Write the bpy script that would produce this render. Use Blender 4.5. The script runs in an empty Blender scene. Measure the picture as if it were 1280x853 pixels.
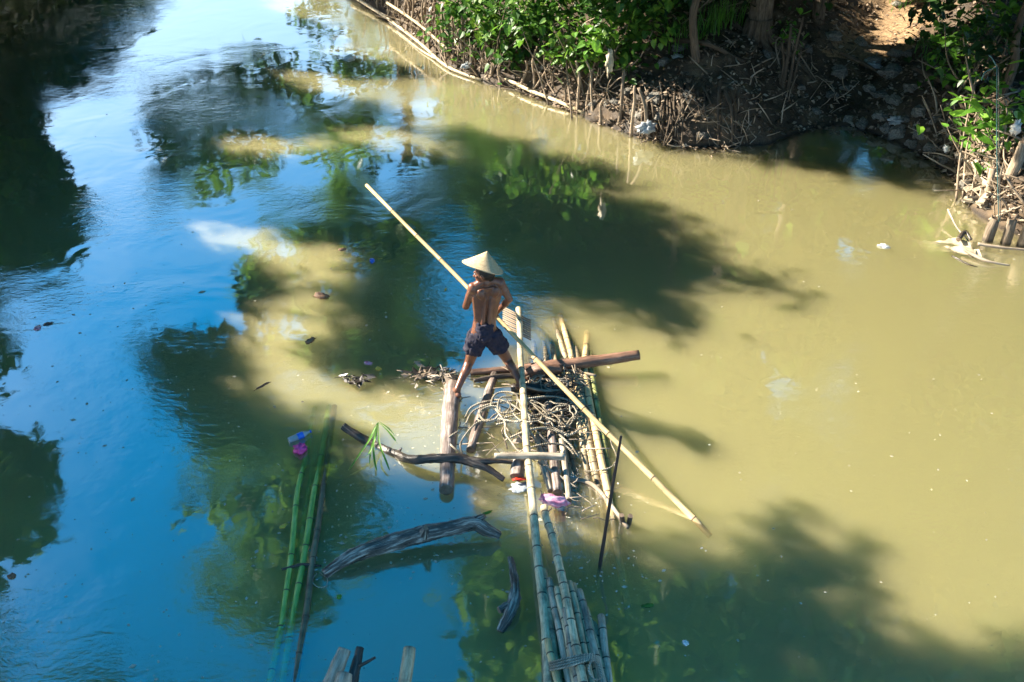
import bpy, math, random
import numpy as np
from mathutils import Vector, Matrix, noise as mnoise

sc = bpy.context.scene
COL = sc.collection
rnd = random.Random(7)
rng = np.random.default_rng(11)
R = math.radians

# ------------------------------------------------------------------ camera
CH, PITCH, FPX, PW, PH = 5.8, R(33), 1244.0, 1280, 853
cam = bpy.data.cameras.new('camera'); cob = bpy.data.objects.new('camera', cam); COL.objects.link(cob)
cob.location = (0, 0, CH); cob.rotation_euler = (R(90) - PITCH, 0, 0)
cam.sensor_width = 36; cam.lens = 36 * FPX / PW; cam.clip_end = 3000
sc.camera = cob

# ------------------------------------------------------------------ light
SUN_XY = np.array((-.935, .354)); SUN_EL = R(34.5)
COT = 1 / math.tan(SUN_EL)
w = bpy.data.worlds.new('World'); sc.world = w; w.use_nodes = True; wn = w.node_tree
sky = wn.nodes.new('ShaderNodeTexSky'); sky.sky_type = 'NISHITA'; sky.sun_disc = False
sky.sun_elevation = SUN_EL; sky.sun_rotation = math.atan2(SUN_XY[0], SUN_XY[1]); sky.ozone_density = 4.0
sky.air_density = 1.0; sky.dust_density = 1.2
hs = wn.nodes.new('ShaderNodeHueSaturation'); hs.inputs['Saturation'].default_value = 1.9
hs.inputs['Hue'].default_value = .485
# the air pales towards the horizon, with faint cloud veils low down
_tc = wn.nodes.new('ShaderNodeTexCoord'); _sx = wn.nodes.new('ShaderNodeSeparateXYZ'); wn.links.new(_tc.outputs['Generated'], _sx.inputs[0])
_nz = wn.nodes.new('ShaderNodeTexNoise'); _nz.inputs['Scale'].default_value = 3.5; _nz.inputs['Detail'].default_value = 5; wn.links.new(_tc.outputs['Generated'], _nz.inputs[0])
_ad = wn.nodes.new('ShaderNodeMath'); _ad.operation = 'MULTIPLY_ADD'; _ad.inputs[1].default_value = -.35; wn.links.new(_nz.outputs[0], _ad.inputs[0]); wn.links.new(_sx.outputs['Z'], _ad.inputs[2])
for _o, _a, _b in (('Saturation', .95, 2.1), ('Value', 1.1, 1.0)):
    _m = wn.nodes.new('ShaderNodeMapRange'); _m.inputs['From Min'].default_value = .12; _m.inputs['From Max'].default_value = .50
    _m.inputs['To Min'].default_value = _a; _m.inputs['To Max'].default_value = _b; wn.links.new(_ad.outputs[0], _m.inputs[0]); wn.links.new(_m.outputs[0], hs.inputs[_o])
wn.links.new(sky.outputs[0], hs.inputs['Color']); wn.links.new(hs.outputs[0], wn.nodes['Background'].inputs[0])
wn.nodes['Background'].inputs[1].default_value = .078
sl = bpy.data.lights.new('sun', 'SUN'); sl.energy = 5.0; sl.angle = R(.5); sl.color = (1, .91, .76)
so = bpy.data.objects.new('sun', sl); COL.objects.link(so)
SUN = Vector((SUN_XY[0] * math.cos(SUN_EL), SUN_XY[1] * math.cos(SUN_EL), math.sin(SUN_EL)))
so.rotation_euler = SUN.to_track_quat('Z', 'Y').to_euler(); so.location = (-20, 8, 20)
vs = sc.view_settings; vs.view_transform = 'Standard'; vs.look = 'None'; vs.gamma = 1; vs.use_curve_mapping = False
vs.exposure = 2.1
cy = sc.cycles
cy.volume_bounces = 6; cy.max_bounces = 10; cy.transparent_max_bounces = 16; cy.sample_clamp_indirect = 6

# ------------------------------------------------------------------ layout helpers
cP, sP = math.cos(PITCH), math.sin(PITCH)
def ray(px, py):
    x = (px - PW / 2) / FPX; y = -(py - PH / 2) / FPX
    return np.array([x, cP + y * sP, -sP + y * cP])
def G(px, py, z=0.0):
    d = ray(px, py); t = (z - CH) / d[2]
    return np.array([d[0] * t, d[1] * t, z])
def A(px, py, y):
    d = ray(px, py); t = y / d[1]
    return np.array([d[0] * t, y, CH + d[2] * t])
def PXL(P, mirror=False):
    P = np.asarray(P, float)
    zz = (-P[..., 2] if mirror else P[..., 2]) - CH
    f = P[..., 1] * cP - zz * sP; u = P[..., 1] * sP + zz * cP
    f = np.where(f < .05, .05, f)
    return PW / 2 + FPX * P[..., 0] / f, PH / 2 - FPX * u / f

# ------------------------------------------------------------------ mesh builder
class MB:
    def __init__(s): s.v = []; s.f = []; s.m = []; s.uv = []; s.sm = []
    def face(s, idx, mat=0, uv=None, smooth=True):
        s.f.append(tuple(idx)); s.m.append(mat); s.uv.append(uv or [(0, 0)] * len(idx)); s.sm.append(smooth)
    def tube(s, pts, rad, n=10, mats=None, caps=(1, 1), wob=0., ecc=None, seed=0, dome=False):
        pts = [Vector(p) for p in pts]; k = len(pts)
        rad = [rad] * k if isinstance(rad, (int, float)) else list(rad)
        mats = mats or [0] * (k - 1)
        t0 = (pts[1] - pts[0]).normalized()
        up = Vector((0, 0, 1)) if abs(t0.z) < .9 else Vector((1, 0, 0))
        u = up.cross(t0).normalized(); base = len(s.v); L = 0; Ls = []
        for i, p in enumerate(pts):
            t = (pts[min(i + 1, k - 1)] - pts[max(i - 1, 0)]).normalized()
            u = (u - t * u.dot(t)).normalized(); v = t.cross(u)
            if i: L += (p - pts[i - 1]).length
            Ls.append(L)
            for j in range(n):
                a = 2 * math.pi * j / n; r = rad[i]
                if wob: r *= 1 + wob * mnoise.noise(Vector((math.cos(a) * 1.1 + seed, math.sin(a) * 1.1, L * 7 + seed))) + .5 * wob * mnoise.noise(Vector((math.cos(a) * 3 + seed, math.sin(a) * 3, L * 22))) + .45 * wob * mnoise.noise(Vector((math.cos(a) * 7 + seed, math.sin(a) * 7, L * 11)))
                ex = (ecc or (1, 1))
                s.v.append(p + u * (math.cos(a) * r * ex[0]) + v * (math.sin(a) * r * ex[1]))
        for i in range(k - 1):
            for j in range(n):
                j2 = (j + 1) % n; a0, a1 = j / n, (j + 1) / n
                s.face((base + i * n + j, base + i * n + j2, base + (i + 1) * n + j2, base + (i + 1) * n + j), mats[i],
                       [(a0, Ls[i]), (a1, Ls[i]), (a1, Ls[i + 1]), (a0, Ls[i + 1])])
        for e, ring in ((0, 0), (1, k - 1)):
            if not caps[e]: continue
            b = base + ring * n; d = (pts[0] - pts[1]).normalized() if e == 0 else (pts[-1] - pts[-2]).normalized()
            c = len(s.v); s.v.append(pts[ring] + d * (rad[ring] * (.35 if dome else .02)))
            for j in range(n):
                q = (b + j, b + (j + 1) % n, c)
                s.face(q if e == 1 else q[::-1], caps[e] if not dome else mats[0], [(0, 0), (1, 0), (.5, .5)], smooth=dome)
        return s
    def ell(s, c, r, rot=None, n=14, m=9, mat=0):
        c = Vector(c); base = len(s.v); rot = rot or Matrix.Identity(3)
        for i in range(m + 1):
            th = math.pi * i / m
            for j in range(n):
                a = 2 * math.pi * j / n
                s.v.append(c + rot @ Vector((r[0] * math.sin(th) * math.cos(a), r[1] * math.sin(th) * math.sin(a), r[2] * math.cos(th))))
        for i in range(m):
            for j in range(n):
                j2 = (j + 1) % n
                s.face((base + i * n + j, base + (i + 1) * n + j, base + (i + 1) * n + j2, base + i * n + j2), mat)
        return s
    def cap(s, a, b, ra, rb, n=14, ecc=None):           # capsule, tapered
        a = Vector(a); b = Vector(b); d = (b - a).normalized(); L = (b - a).length
        pts = []; rr = []
        for q in (1, .92, .7, .38, 0): pts.append(a - d * ra * q); rr.append(max(ra * math.sqrt(max(0, 1 - q * q)), ra * .03))
        for q in (.33, .66): pts.append(a + d * L * q); rr.append(ra + (rb - ra) * q)
        for q in (0, .38, .7, .92, 1): pts.append(b + d * rb * q); rr.append(max(rb * math.sqrt(max(0, 1 - q * q)), rb * .03))
        return s.tube(pts, rr, n, ecc=ecc, dome=True)
    def box(s, c, h, rot=None, mat=0):
        c = Vector(c); rot = rot or Matrix.Identity(3); b = len(s.v)
        for x in (-1, 1):
            for y in (-1, 1):
                for z in (-1, 1): s.v.append(c + rot @ Vector((x * h[0], y * h[1], z * h[2])))
        for f in ((0, 1, 3, 2), (4, 6, 7, 5), (0, 4, 5, 1), (2, 3, 7, 6), (0, 2, 6, 4), (1, 5, 7, 3)):
            s.face([b + i for i in f], mat, [(0, 0), (1, 0), (1, 1), (0, 1)], smooth=False)
        return s
    def build(s, name, mats, parent=None, org=(0, 0, 0)):
        me = bpy.data.meshes.new(name); o = Vector(org)
        me.from_pydata([tuple(Vector(p) - o) for p in s.v], [], s.f)
        for m in (mats if isinstance(mats, (list, tuple)) else [mats]): me.materials.append(m)
        me.polygons.foreach_set('material_index', [min(x, len(me.materials) - 1) for x in s.m]); me.polygons.foreach_set('use_smooth', s.sm)
        uv = me.uv_layers.new(name='UVMap'); uv.data.foreach_set('uv', [c for f in s.uv for q in f for c in q])
        me.update()
        ob = bpy.data.objects.new(name, me); COL.objects.link(ob)
        if parent: ob.parent = parent
        else: ob.location = o
        return ob
def tag(o, label=None, cat=None, group=None, kind=None):
    if label: o['label'] = label
    if cat: o['category'] = cat
    if group: o['group'] = group
    if kind: o['kind'] = kind
    return o
def empty(name, loc, label, cat, group=None):
    o = bpy.data.objects.new(name, None); COL.objects.link(o); o.location = tuple(map(float, loc)); o.empty_display_size = .2
    return tag(o, label, cat, group)
def fastmesh(name, V, F, mat, parent=None, org=(0, 0, 0), smooth=False, UV=None):
    me = bpy.data.meshes.new(name); V = np.asarray(V, np.float32) - np.asarray(org, np.float32); F = np.asarray(F, np.int32)
    k = F.shape[1]; me.vertices.add(len(V)); me.vertices.foreach_set('co', V.ravel())
    me.loops.add(F.size); me.loops.foreach_set('vertex_index', F.ravel())
    me.polygons.add(len(F)); me.polygons.foreach_set('loop_start', np.arange(len(F), dtype=np.int32) * k)
    me.polygons.foreach_set('loop_total', np.full(len(F), k, np.int32)); me.polygons.foreach_set('use_smooth', np.full(len(F), smooth))
    me.update(calc_edges=True); me.validate(); me.materials.append(mat)
    o = bpy.data.objects.new(name, me); COL.objects.link(o)
    if parent: o.parent = parent
    else: o.location = tuple(map(float, org))
    return o

# ------------------------------------------------------------------ materials
def newmat(name):
    m = bpy.data.materials.new(name); m.use_nodes = True; nt = m.node_tree; p = nt.nodes['Principled BSDF']
    return m, nt.nodes, nt.links, p
def nmat(name, cols, scale=4, detail=6, rough=.7, bump=.3, stretch=None, coord='Object', var=0., spec=.4, dist=.01, trans=0., rr=None, sss=0., split=(.3, .7), wet=False, mould=0.):
    """principled with a noise colour ramp, bump, and per-object brightness variation"""
    m, N, L, p = newmat(name)
    tc = N.new('ShaderNodeTexCoord'); mp = N.new('ShaderNodeMapping'); L.new(tc.outputs[coord], mp.inputs[0])
    if stretch: mp.inputs['Scale'].default_value = stretch
    oi = N.new('ShaderNodeObjectInfo')
    ad = N.new('ShaderNodeVectorMath'); ad.operation = 'ADD'; sca = N.new('ShaderNodeVectorMath'); sca.operation = 'SCALE'; sca.inputs['Scale'].default_value = 37
    cb = N.new('ShaderNodeCombineXYZ'); L.new(oi.outputs['Random'], cb.inputs[0]); L.new(oi.outputs['Random'], cb.inputs[1]); L.new(cb.outputs[0], sca.inputs[0])
    L.new(mp.outputs[0], ad.inputs[0]); L.new(sca.outputs[0], ad.inputs[1])
    nz = N.new('ShaderNodeTexNoise'); nz.inputs['Scale'].default_value = scale; nz.inputs['Detail'].default_value = detail; nz.inputs['Roughness'].default_value = .65
    L.new(ad.outputs[0], nz.inputs['Vector'])
    cr = N.new('ShaderNodeValToRGB'); L.new(nz.outputs[0], cr.inputs[0])
    e = cr.color_ramp.elements; k = len(cols)
    e[0].position = split[0]; e[0].color = (*cols[0], 1); e[1].position = split[1]; e[1].color = (*cols[-1], 1)
    for i in range(1, k - 1):
        q = e.new(split[0] + (split[1] - split[0]) * i / (k - 1)); q.color = (*cols[i], 1)
    col = cr.outputs[0]
    if var:
        mr = N.new('ShaderNodeMapRange'); mr.inputs['To Min'].default_value = 1 - var; mr.inputs['To Max'].default_value = 1 + var
        L.new(oi.outputs['Random'], mr.inputs[0])
        h = N.new('ShaderNodeHueSaturation'); L.new(mr.outputs[0], h.inputs['Value']); L.new(col, h.inputs['Color']); col = h.outputs[0]
    if mould:
        n2 = N.new('ShaderNodeTexNoise'); n2.inputs['Scale'].default_value = 5.5; n2.inputs['Detail'].default_value = 7; n2.inputs['Roughness'].default_value = .7; v2 = N.new('ShaderNodeVectorMath'); v2.operation = 'ADD'; L.new(tc.outputs['Object'], v2.inputs[0]); L.new(sca.outputs[0], v2.inputs[1]); L.new(v2.outputs[0], n2.inputs['Vector'])
        q2 = N.new('ShaderNodeMapRange'); q2.inputs['From Min'].default_value = .46; q2.inputs['From Max'].default_value = .66; q2.inputs['To Max'].default_value = mould; L.new(n2.outputs[0], q2.inputs[0])
        mc = N.new('ShaderNodeMix'); mc.data_type = 'RGBA'; mc.inputs[7].default_value = (.035, .028, .020, 1); L.new(q2.outputs[0], mc.inputs[0]); L.new(col, mc.inputs[6]); col = mc.outputs[2]
    if wet:     # soaked band just above the waterline
        ge = N.new('ShaderNodeNewGeometry'); sz = N.new('ShaderNodeSeparateXYZ'); L.new(ge.outputs['Position'], sz.inputs[0])
        wa = N.new('ShaderNodeMath'); wa.operation = 'MULTIPLY_ADD'; wa.inputs[1].default_value = -.05; L.new(nz.outputs[0], wa.inputs[0]); L.new(sz.outputs['Z'], wa.inputs[2])
        wr = N.new('ShaderNodeMapRange'); wr.inputs['From Min'].default_value = -.012; wr.inputs['From Max'].default_value = .022; wr.inputs['To Min'].default_value = .42; L.new(wa.outputs[0], wr.inputs[0])
        wh = N.new('ShaderNodeHueSaturation'); L.new(col, wh.inputs['Color']); L.new(wr.outputs[0], wh.inputs['Value']); col = wh.outputs[0]
    L.new(col, p.inputs['Base Color']); p.inputs['Roughness'].default_value = rough; p.inputs['Specular IOR Level'].default_value = spec
    if rr:
        r2 = N.new('ShaderNodeMapRange'); r2.inputs['From Min'].default_value = .35; r2.inputs['From Max'].default_value = .65
        r2.inputs['To Min'].default_value = rr[0]; r2.inputs['To Max'].default_value = rr[1]; L.new(nz.outputs[0], r2.inputs[0]); L.new(r2.outputs[0], p.inputs['Roughness'])
    if bump:
        b = N.new('ShaderNodeBump'); b.inputs['Strength'].default_value = bump; b.inputs['Distance'].default_value = dist
        L.new(nz.outputs[0], b.inputs['Height']); L.new(b.outputs[0], p.inputs['Normal'])
    if sss: p.inputs['Subsurface Weight'].default_value = sss; p.inputs['Subsurface Scale'].default_value = .02
    if trans:
        tr = N.new('ShaderNodeBsdfTranslucent'); L.new(col, tr.inputs[0]); mx = N.new('ShaderNodeMixShader'); mx.inputs[0].default_value = trans
        L.new(p.outputs[0], mx.inputs[1]); L.new(tr.outputs[0], mx.inputs[2]); L.new(mx.outputs[0], N['Material Output'].inputs[0])
    return m
def leafmat(name, a, b, c, rough=.45, trans=.4, scale=1.5):
    m = nmat(name, [a, b, c], scale=scale, detail=4, rough=rough, bump=0, spec=.5, trans=trans)
    return m

M = {}
ST = (3, .35, 1)
M['bamboo'] = nmat('weathered_bamboo', [(.22, .16, .085), (.42, .33, .19), (.55, .46, .30)], scale=9, stretch=(2.5, 1.2, 1), coord='UV', rough=.5, bump=.15, var=.22, dist=.004, wet=True, mould=0.75)
M['bamboo_pale'] = nmat('bleached_bamboo', [(.24, .175, .095), (.50, .40, .24), (.66, .55, .36)], scale=8, stretch=(2.5, 1.0, 1), coord='UV', rough=.5, bump=.15, var=.18, dist=.004, wet=True, mould=0.7)
M['bamboo_green'] = nmat('green_bamboo', [(.11, .13, .04), (.25, .26, .08), (.42, .38, .17)], scale=6, stretch=(1.5, 1.0, 1), coord='UV', rough=.4, bump=.1, var=.2, dist=.003, wet=True, mould=0.6)
M['bamboo_live'] = nmat('mossy_green_bamboo', [(.09, .20, .04), (.24, .40, .08), (.50, .52, .18)], scale=6, stretch=(1.5, 1.0, 1), coord='UV', rough=.4, bump=.1, var=.2, dist=.003)
M['bamboo_grey'] = nmat('grey_bamboo', [(.15, .12, .09), (.38, .31, .22), (.56, .47, .34)], scale=9, stretch=(2.5, 1.0, 1), coord='UV', rough=.6, bump=.2, var=.25, dist=.004, wet=True, mould=0.7)
M['bamboo_fresh'] = nmat('yellow_bamboo', [(.42, .27, .11), (.60, .42, .20), (.68, .52, .28)], scale=7, stretch=(2, .8, 1), coord='UV', rough=.35, bump=.08, var=.05, dist=.003, mould=0.4)
M['node'] = nmat('bamboo_node', [(.03, .02, .012), (.12, .08, .05)], scale=30, rough=.8, bump=.2)
M['hollow'] = nmat('bamboo_hollow', [(.012, .009, .006), (.03, .02, .012)], scale=20, rough=.9, bump=0)
M['rim'] = nmat('cut_bamboo', [(.35, .26, .15), (.5, .4, .26)], scale=20, rough=.7, bump=0)
M['bark_brown'] = nmat('peeled_brown_log', [(.06, .028, .018), (.17, .085, .05), (.30, .18, .12)], scale=8, stretch=(2.4, .45, 1), coord='UV', rough=.55, bump=.6, dist=.01, var=.1, wet=True, mould=0.6)
M['log_worn'] = nmat('worn_grey_log', [(.05, .035, .03), (.20, .145, .12), (.52, .44, .38)], scale=8, stretch=(1.8, .4, 1), coord='UV', rough=.5, bump=.7, dist=.012, var=.1, wet=True, mould=0.8)
M['drift'] = nmat('wet_driftwood', [(.022, .018, .014), (.10, .082, .066), (.50, .43, .35)], scale=8, stretch=(1.8, .5, 1), coord='UV', rough=.55, bump=1.0, dist=.014, rr=(.25, .75), split=(.36, .64), mould=0.5)
M['dark_wet'] = nmat('dark_wet_wood', [(.012, .010, .008), (.045, .034, .026), (.16, .125, .095)], scale=9, stretch=(1.8, .5, 1), coord='UV', rough=.3, bump=.8, dist=.01)
M['white_wood'] = nmat('stripped_white_wood', [(.13, .10, .065), (.34, .28, .20), (.52, .45, .35)], scale=6, stretch=(2.5, .8, 1), coord='UV', rough=.6, bump=.4, dist=.006, wet=True, mould=0.6)
M['end_wood'] = nmat('cut_wood', [(.10, .065, .04), (.26, .18, .12)], scale=25, rough=.8, bump=.4)
def rope_mat():
    m, N, L, p = newmat('twisted_rope'); tc = N.new('ShaderNodeTexCoord'); mp = N.new('ShaderNodeMapping'); mp.inputs['Scale'].default_value = (3, 60, 1); mp.inputs['Rotation'].default_value = (0, 0, 0)
    L.new(tc.outputs['UV'], mp.inputs[0]); wv = N.new('ShaderNodeTexWave'); wv.bands_direction = 'DIAGONAL'; wv.inputs['Scale'].default_value = .5; wv.inputs['Distortion'].default_value = .6; L.new(mp.outputs[0], wv.inputs[0])
    nz = N.new('ShaderNodeTexNoise'); nz.inputs['Scale'].default_value = 7; nz.inputs['Detail'].default_value = 6; L.new(tc.outputs['Object'], nz.inputs[0])
    cr = N.new('ShaderNodeValToRGB'); e = cr.color_ramp.elements; e[0].position = .32; e[0].color = (.12, .095, .06, 1); e[1].position = .68; e[1].color = (.58, .50, .37, 1); L.new(nz.outputs[0], cr.inputs[0])
    mr = N.new('ShaderNodeMapRange'); mr.inputs['To Min'].default_value = .45; mr.inputs['To Max'].default_value = 1.1; L.new(wv.outputs['Fac'], mr.inputs[0])
    h = N.new('ShaderNodeHueSaturation'); L.new(cr.outputs[0], h.inputs['Color']); L.new(mr.outputs[0], h.inputs['Value']); L.new(h.outputs[0], p.inputs['Base Color']); p.inputs['Roughness'].default_value = .9
    b = N.new('ShaderNodeBump'); b.inputs['Distance'].default_value = .004; L.new(wv.outputs['Fac'], b.inputs['Height']); L.new(b.outputs[0], p.inputs['Normal']); return m
M['rope'] = rope_mat()
M['skin'] = nmat('tanned_skin', [(.085, .030, .015), (.155, .058, .029), (.22, .092, .048)], scale=7, rough=.34, bump=.08, spec=.5, dist=.004, sss=.08)
M['shorts'] = nmat('dark_navy_cloth', [(.010, .009, .018), (.024, .020, .038)], scale=30, rough=.85, bump=.3, dist=.004)
M['straw'] = nmat('woven_straw', [(.24, .16, .08), (.46, .34, .19), (.60, .46, .28)], scale=11, stretch=(1, 1, 10), coord='Generated', rough=.75, bump=.5, dist=.004)
M['hair'] = nmat('black_hair', [(.006, .005, .004), (.015, .012, .01)], scale=60, rough=.5, bump=.5)
M['eye'] = nmat('eye_white', [(.5, .48, .44), (.6, .58, .54)], scale=20, rough=.2, bump=0)
M['mud'] = nmat('river_mud', [(.022, .015, .009), (.065, .043, .025), (.15, .105, .062)], scale=2.2, detail=10, rough=.85, bump=1.0, dist=.08, rr=(.6, .95), wet=True)
M['rock'] = nmat('grey_rock', [(.05, .045, .04), (.16, .145, .12), (.30, .28, .24)], scale=5, rough=.8, bump=.8, dist=.03, var=.3, wet=True)
M['trunk'] = nmat('tree_bark', [(.035, .024, .016), (.11, .078, .05), (.21, .16, .11)], scale=7, stretch=(4, .7, 1), coord='UV', rough=.85, bump=1, dist=.03, var=.15)
M['stake'] = nmat('weathered_stake', [(.07, .05, .033), (.21, .155, .105), (.38, .31, .22)], scale=9, stretch=(3, .7, 1), coord='UV', rough=.8, bump=.7, dist=.01, var=.35, wet=True)
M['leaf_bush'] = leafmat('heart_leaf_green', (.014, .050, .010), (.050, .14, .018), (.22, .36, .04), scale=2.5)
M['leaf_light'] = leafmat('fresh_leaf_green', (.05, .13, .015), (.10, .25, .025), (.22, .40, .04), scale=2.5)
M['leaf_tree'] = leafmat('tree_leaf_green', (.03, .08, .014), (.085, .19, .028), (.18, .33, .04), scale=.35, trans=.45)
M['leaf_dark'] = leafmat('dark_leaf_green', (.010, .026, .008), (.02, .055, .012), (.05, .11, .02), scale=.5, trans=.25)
M['grass'] = leafmat('grass_green', (.05, .15, .02), (.10, .27, .03), (.2, .4, .05), scale=6)
M['litter'] = nmat('dry_leaves', [(.10, .07, .045), (.25, .18, .12), (.42, .36, .29)], scale=1.7, detail=2, rough=.8, bump=0)
M['twig'] = nmat('dead_twigs', [(.10, .075, .05), (.26, .20, .14), (.42, .36, .28)], scale=3, rough=.85, bump=.3)
M['pink'] = nmat('pink_plastic', [(.62, .03, .20), (.80, .08, .32)], scale=14, rough=.35, bump=.3)
M['pinkwhite'] = nmat('translucent_pink_bag', [(.62, .10, .22), (.72, .38, .50), (.80, .72, .74)], scale=16, rough=.3, bump=.5, trans=.25, dist=.006)
M['red'] = nmat('red_plastic', [(.45, .02, .012), (.6, .05, .02)], scale=14, rough=.35, bump=.2)
M['clear'] = nmat('cloudy_plastic', [(.30, .33, .34), (.55, .58, .60)], scale=9, rough=.25, bump=.5, trans=.3, dist=.008)
M['white_pl'] = nmat('white_plastic', [(.55, .55, .53), (.78, .78, .76)], scale=12, rough=.4, bump=.4, trans=.15, dist=.006)
M['blue'] = nmat('blue_label', [(.02, .10, .55), (.04, .2, .7)], scale=16, rough=.35, bump=0)
M['teal'] = nmat('teal_cord', [(.04, .10, .10), (.08, .19, .18)], scale=20, rough=.6, bump=.2)
M['cloth'] = nmat('sodden_cloth', [(.30, .24, .15), (.52, .45, .32)], scale=7, rough=.6, bump=.4)
M['yellow_leaf'] = nmat('yellow_leaf', [(.5, .30, .03), (.62, .42, .06)], scale=12, rough=.5, bump=0)
M['brown_leaf'] = nmat('brown_floating_debris', [(.10, .05, .03), (.32, .17, .09)], scale=12, rough=.6, bump=.3)
M['iron'] = nmat('rusty_stake', [(.025, .014, .010), (.075, .040, .026)], scale=14, coord='UV', rough=.7, bump=.5, dist=.005)
M['speck'] = nmat('pale_flakes', [(.20, .18, .12), (.48, .46, .38)], scale=.8, detail=2, rough=.8, bump=0)

# water: mirror-like skin over a turbid, light-scattering body
def water_mat():
    m, N, L, p = newmat('turbid_river_water'); N.remove(p); o = N['Material Output']
    g = N.new('ShaderNodeBsdfGlossy'); g.inputs['Roughness'].default_value = .025
    t = N.new('ShaderNodeBsdfTransparent'); mx = N.new('ShaderNodeMixShader')
    f = N.new('ShaderNodeLayerWeight'); f.inputs[0].default_value = .5
    pw = N.new('ShaderNodeMath'); pw.operation = 'POWER'; pw.inputs[1].default_value = 2.0
    ma = N.new('ShaderNodeMath'); ma.operation = 'MULTIPLY_ADD'; ma.inputs[1].default_value = 1.05; ma.inputs[2].default_value = .185; ma.use_clamp = True
    L.new(f.outputs['Facing'], pw.inputs[0]); L.new(pw.outputs[0], ma.inputs[0]); L.new(ma.outputs[0], mx.inputs[0])
    L.new(t.outputs[0], mx.inputs[1]); L.new(g.outputs[0], mx.inputs[2]); L.new(mx.outputs[0], o.inputs[0])
    tc = N.new('ShaderNodeTexCoord')
    def nz(scale, det, st, dist=0):
        mp = N.new('ShaderNodeMapping'); mp.inputs['Scale'].default_value = st; mp.inputs['Rotation'].default_value = (0, 0, R(-25)); L.new(tc.outputs['Object'], mp.inputs[0])
        n = N.new('ShaderNodeTexNoise'); n.inputs['Scale'].default_value = scale; n.inputs['Detail'].default_value = det; n.inputs['Distortion'].default_value = dist
        L.new(mp.outputs[0], n.inputs[0]); return n.outputs[0]
    n1 = nz(1.1, 2, (1, 1, 1), .6); n2 = nz(7, 4, (1, 1.9, 1), .8); n3 = nz(.35, 3, (1, 1, 1), .5); n4 = nz(26, 3, (1, 1.6, 1), .5)
    mask = N.new('ShaderNodeMapRange'); mask.inputs['From Min'].default_value = .46; mask.inputs['From Max'].default_value = .62; L.new(n3, mask.inputs[0])
    mask.inputs['To Min'].default_value = .06; mask.inputs['To Max'].default_value = 1.0
    def mul(a, b):
        q = N.new('ShaderNodeMath'); q.operation = 'MULTIPLY'
        for i, x in enumerate((a, b)):
            if isinstance(x, (int, float)): q.inputs[i].default_value = x
            else: L.new(x, q.inputs[i])
        return q.outputs[0]
    def add(a, b):
        q = N.new('ShaderNodeMath'); L.new(a, q.inputs[0]); L.new(b, q.inputs[1]); return q.outputs[0]
    msk = mask.outputs[0]
    for c_, r_ in (((1.54, 6.18, 0), .7), ((.6, 6.3, 0), 1.1), ((-.6, 7.6, 0), .8), ((6.2, 11.2, 0), 1.2), ((-.9, 5.9, 0), .8)):
        vm = N.new('ShaderNodeVectorMath'); vm.operation = 'DISTANCE'; vm.inputs[1].default_value = c_; L.new(tc.outputs['Object'], vm.inputs[0])
        m2 = N.new('ShaderNodeMapRange'); m2.inputs['From Min'].default_value = r_; m2.inputs['From Max'].default_value = 0; m2.inputs['To Max'].default_value = .9; L.new(vm.outputs['Value'], m2.inputs[0]); msk = add(msk, m2.outputs[0])
    h = add(add(mul(n1, .010), mul(mul(n2, msk), .0040)), mul(mul(n4, msk), .0012))
    b = N.new('ShaderNodeBump'); b.inputs['Strength'].default_value = 1; b.inputs['Distance'].default_value = 1
    L.new(h, b.inputs['Height']); L.new(b.outputs[0], g.inputs['Normal'])
    v = N.new('ShaderNodeVolumePrincipled'); v.inputs['Color'].default_value = (.957, .865, .60, 1)
    v.inputs['Absorption Color'].default_value = (.64, .56, .20, 1); v.inputs['Density'].default_value = 12.5; v.inputs['Anisotropy'].default_value = .55
    L.new(v.outputs[0], o.inputs['Volume'])
    return m
M['water'] = water_mat()

# ------------------------------------------------------------------ ground: one sheet, banks and river bed
SHORE = [G(*q)[:2] for q in [(436, -6), (470, 18), (525, 55), (575, 88), (610, 104), (640, 110), (700, 133), (745, 152), (790, 168), (850, 182), (905, 184), (960, 180),
                             (1000, 166), (1040, 158), (1080, 162), (1120, 178), (1165, 200), (1195, 225), (1215, 262), (1250, 285), (1285, 296)]]
POLY = [(-8, -60), (-7.6, 0), (-7.9, 6), (-9.2, 12), (-11.2, 18), (-13.4, 23.5), (-16, 28), (-24, 42), (-45, 80), (-90, 160),
        (-70, 160), (-28, 80), (-12, 42), (-5.2, 28), (-4.2, 24.5)] + [tuple(p) for p in SHORE] + [(7.6, 10.4), (8.8, 8), (9.2, 0), (9.5, -60)]
POLY = np.array(POLY)
def sdist(X, Y):
    """signed distance to the river outline, positive on land"""
    X = np.asarray(X, float); Y = np.asarray(Y, float); d = np.full(X.shape, 1e9); ins = np.zeros(X.shape, bool)
    n = len(POLY)
    for i in range(n):
        ax, ay = POLY[i]; bx, by = POLY[(i + 1) % n]; ex, ey = bx - ax, by - ay
        t = np.clip(((X - ax) * ex + (Y - ay) * ey) / (ex * ex + ey * ey + 1e-12), 0, 1)
        d = np.minimum(d, np.hypot(X - ax - t * ex, Y - ay - t * ey))
        c = ((ay > Y) != (by > Y)) & (X < (bx - ax) * (Y - ay) / (by - ay + 1e-12) + ax); ins ^= c
    return np.where(ins, -d, d)
def vnoise(X, Y, s, seed=0):
    r = np.random.default_rng(seed); T = r.random((64, 64)); x = X * s; y = Y * s
    xi = np.floor(x).astype(int); yi = np.floor(y).astype(int); fx = x - xi; fy = y - yi; fx = fx * fx * (3 - 2 * fx); fy = fy * fy * (3 - 2 * fy)
    g = lambda a, b: T[a % 64, b % 64]
    return (g(xi, yi) * (1 - fx) + g(xi + 1, yi) * fx) * (1 - fy) + (g(xi, yi + 1) * (1 - fx) + g(xi + 1, yi + 1) * fx) * fy - .5
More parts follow.
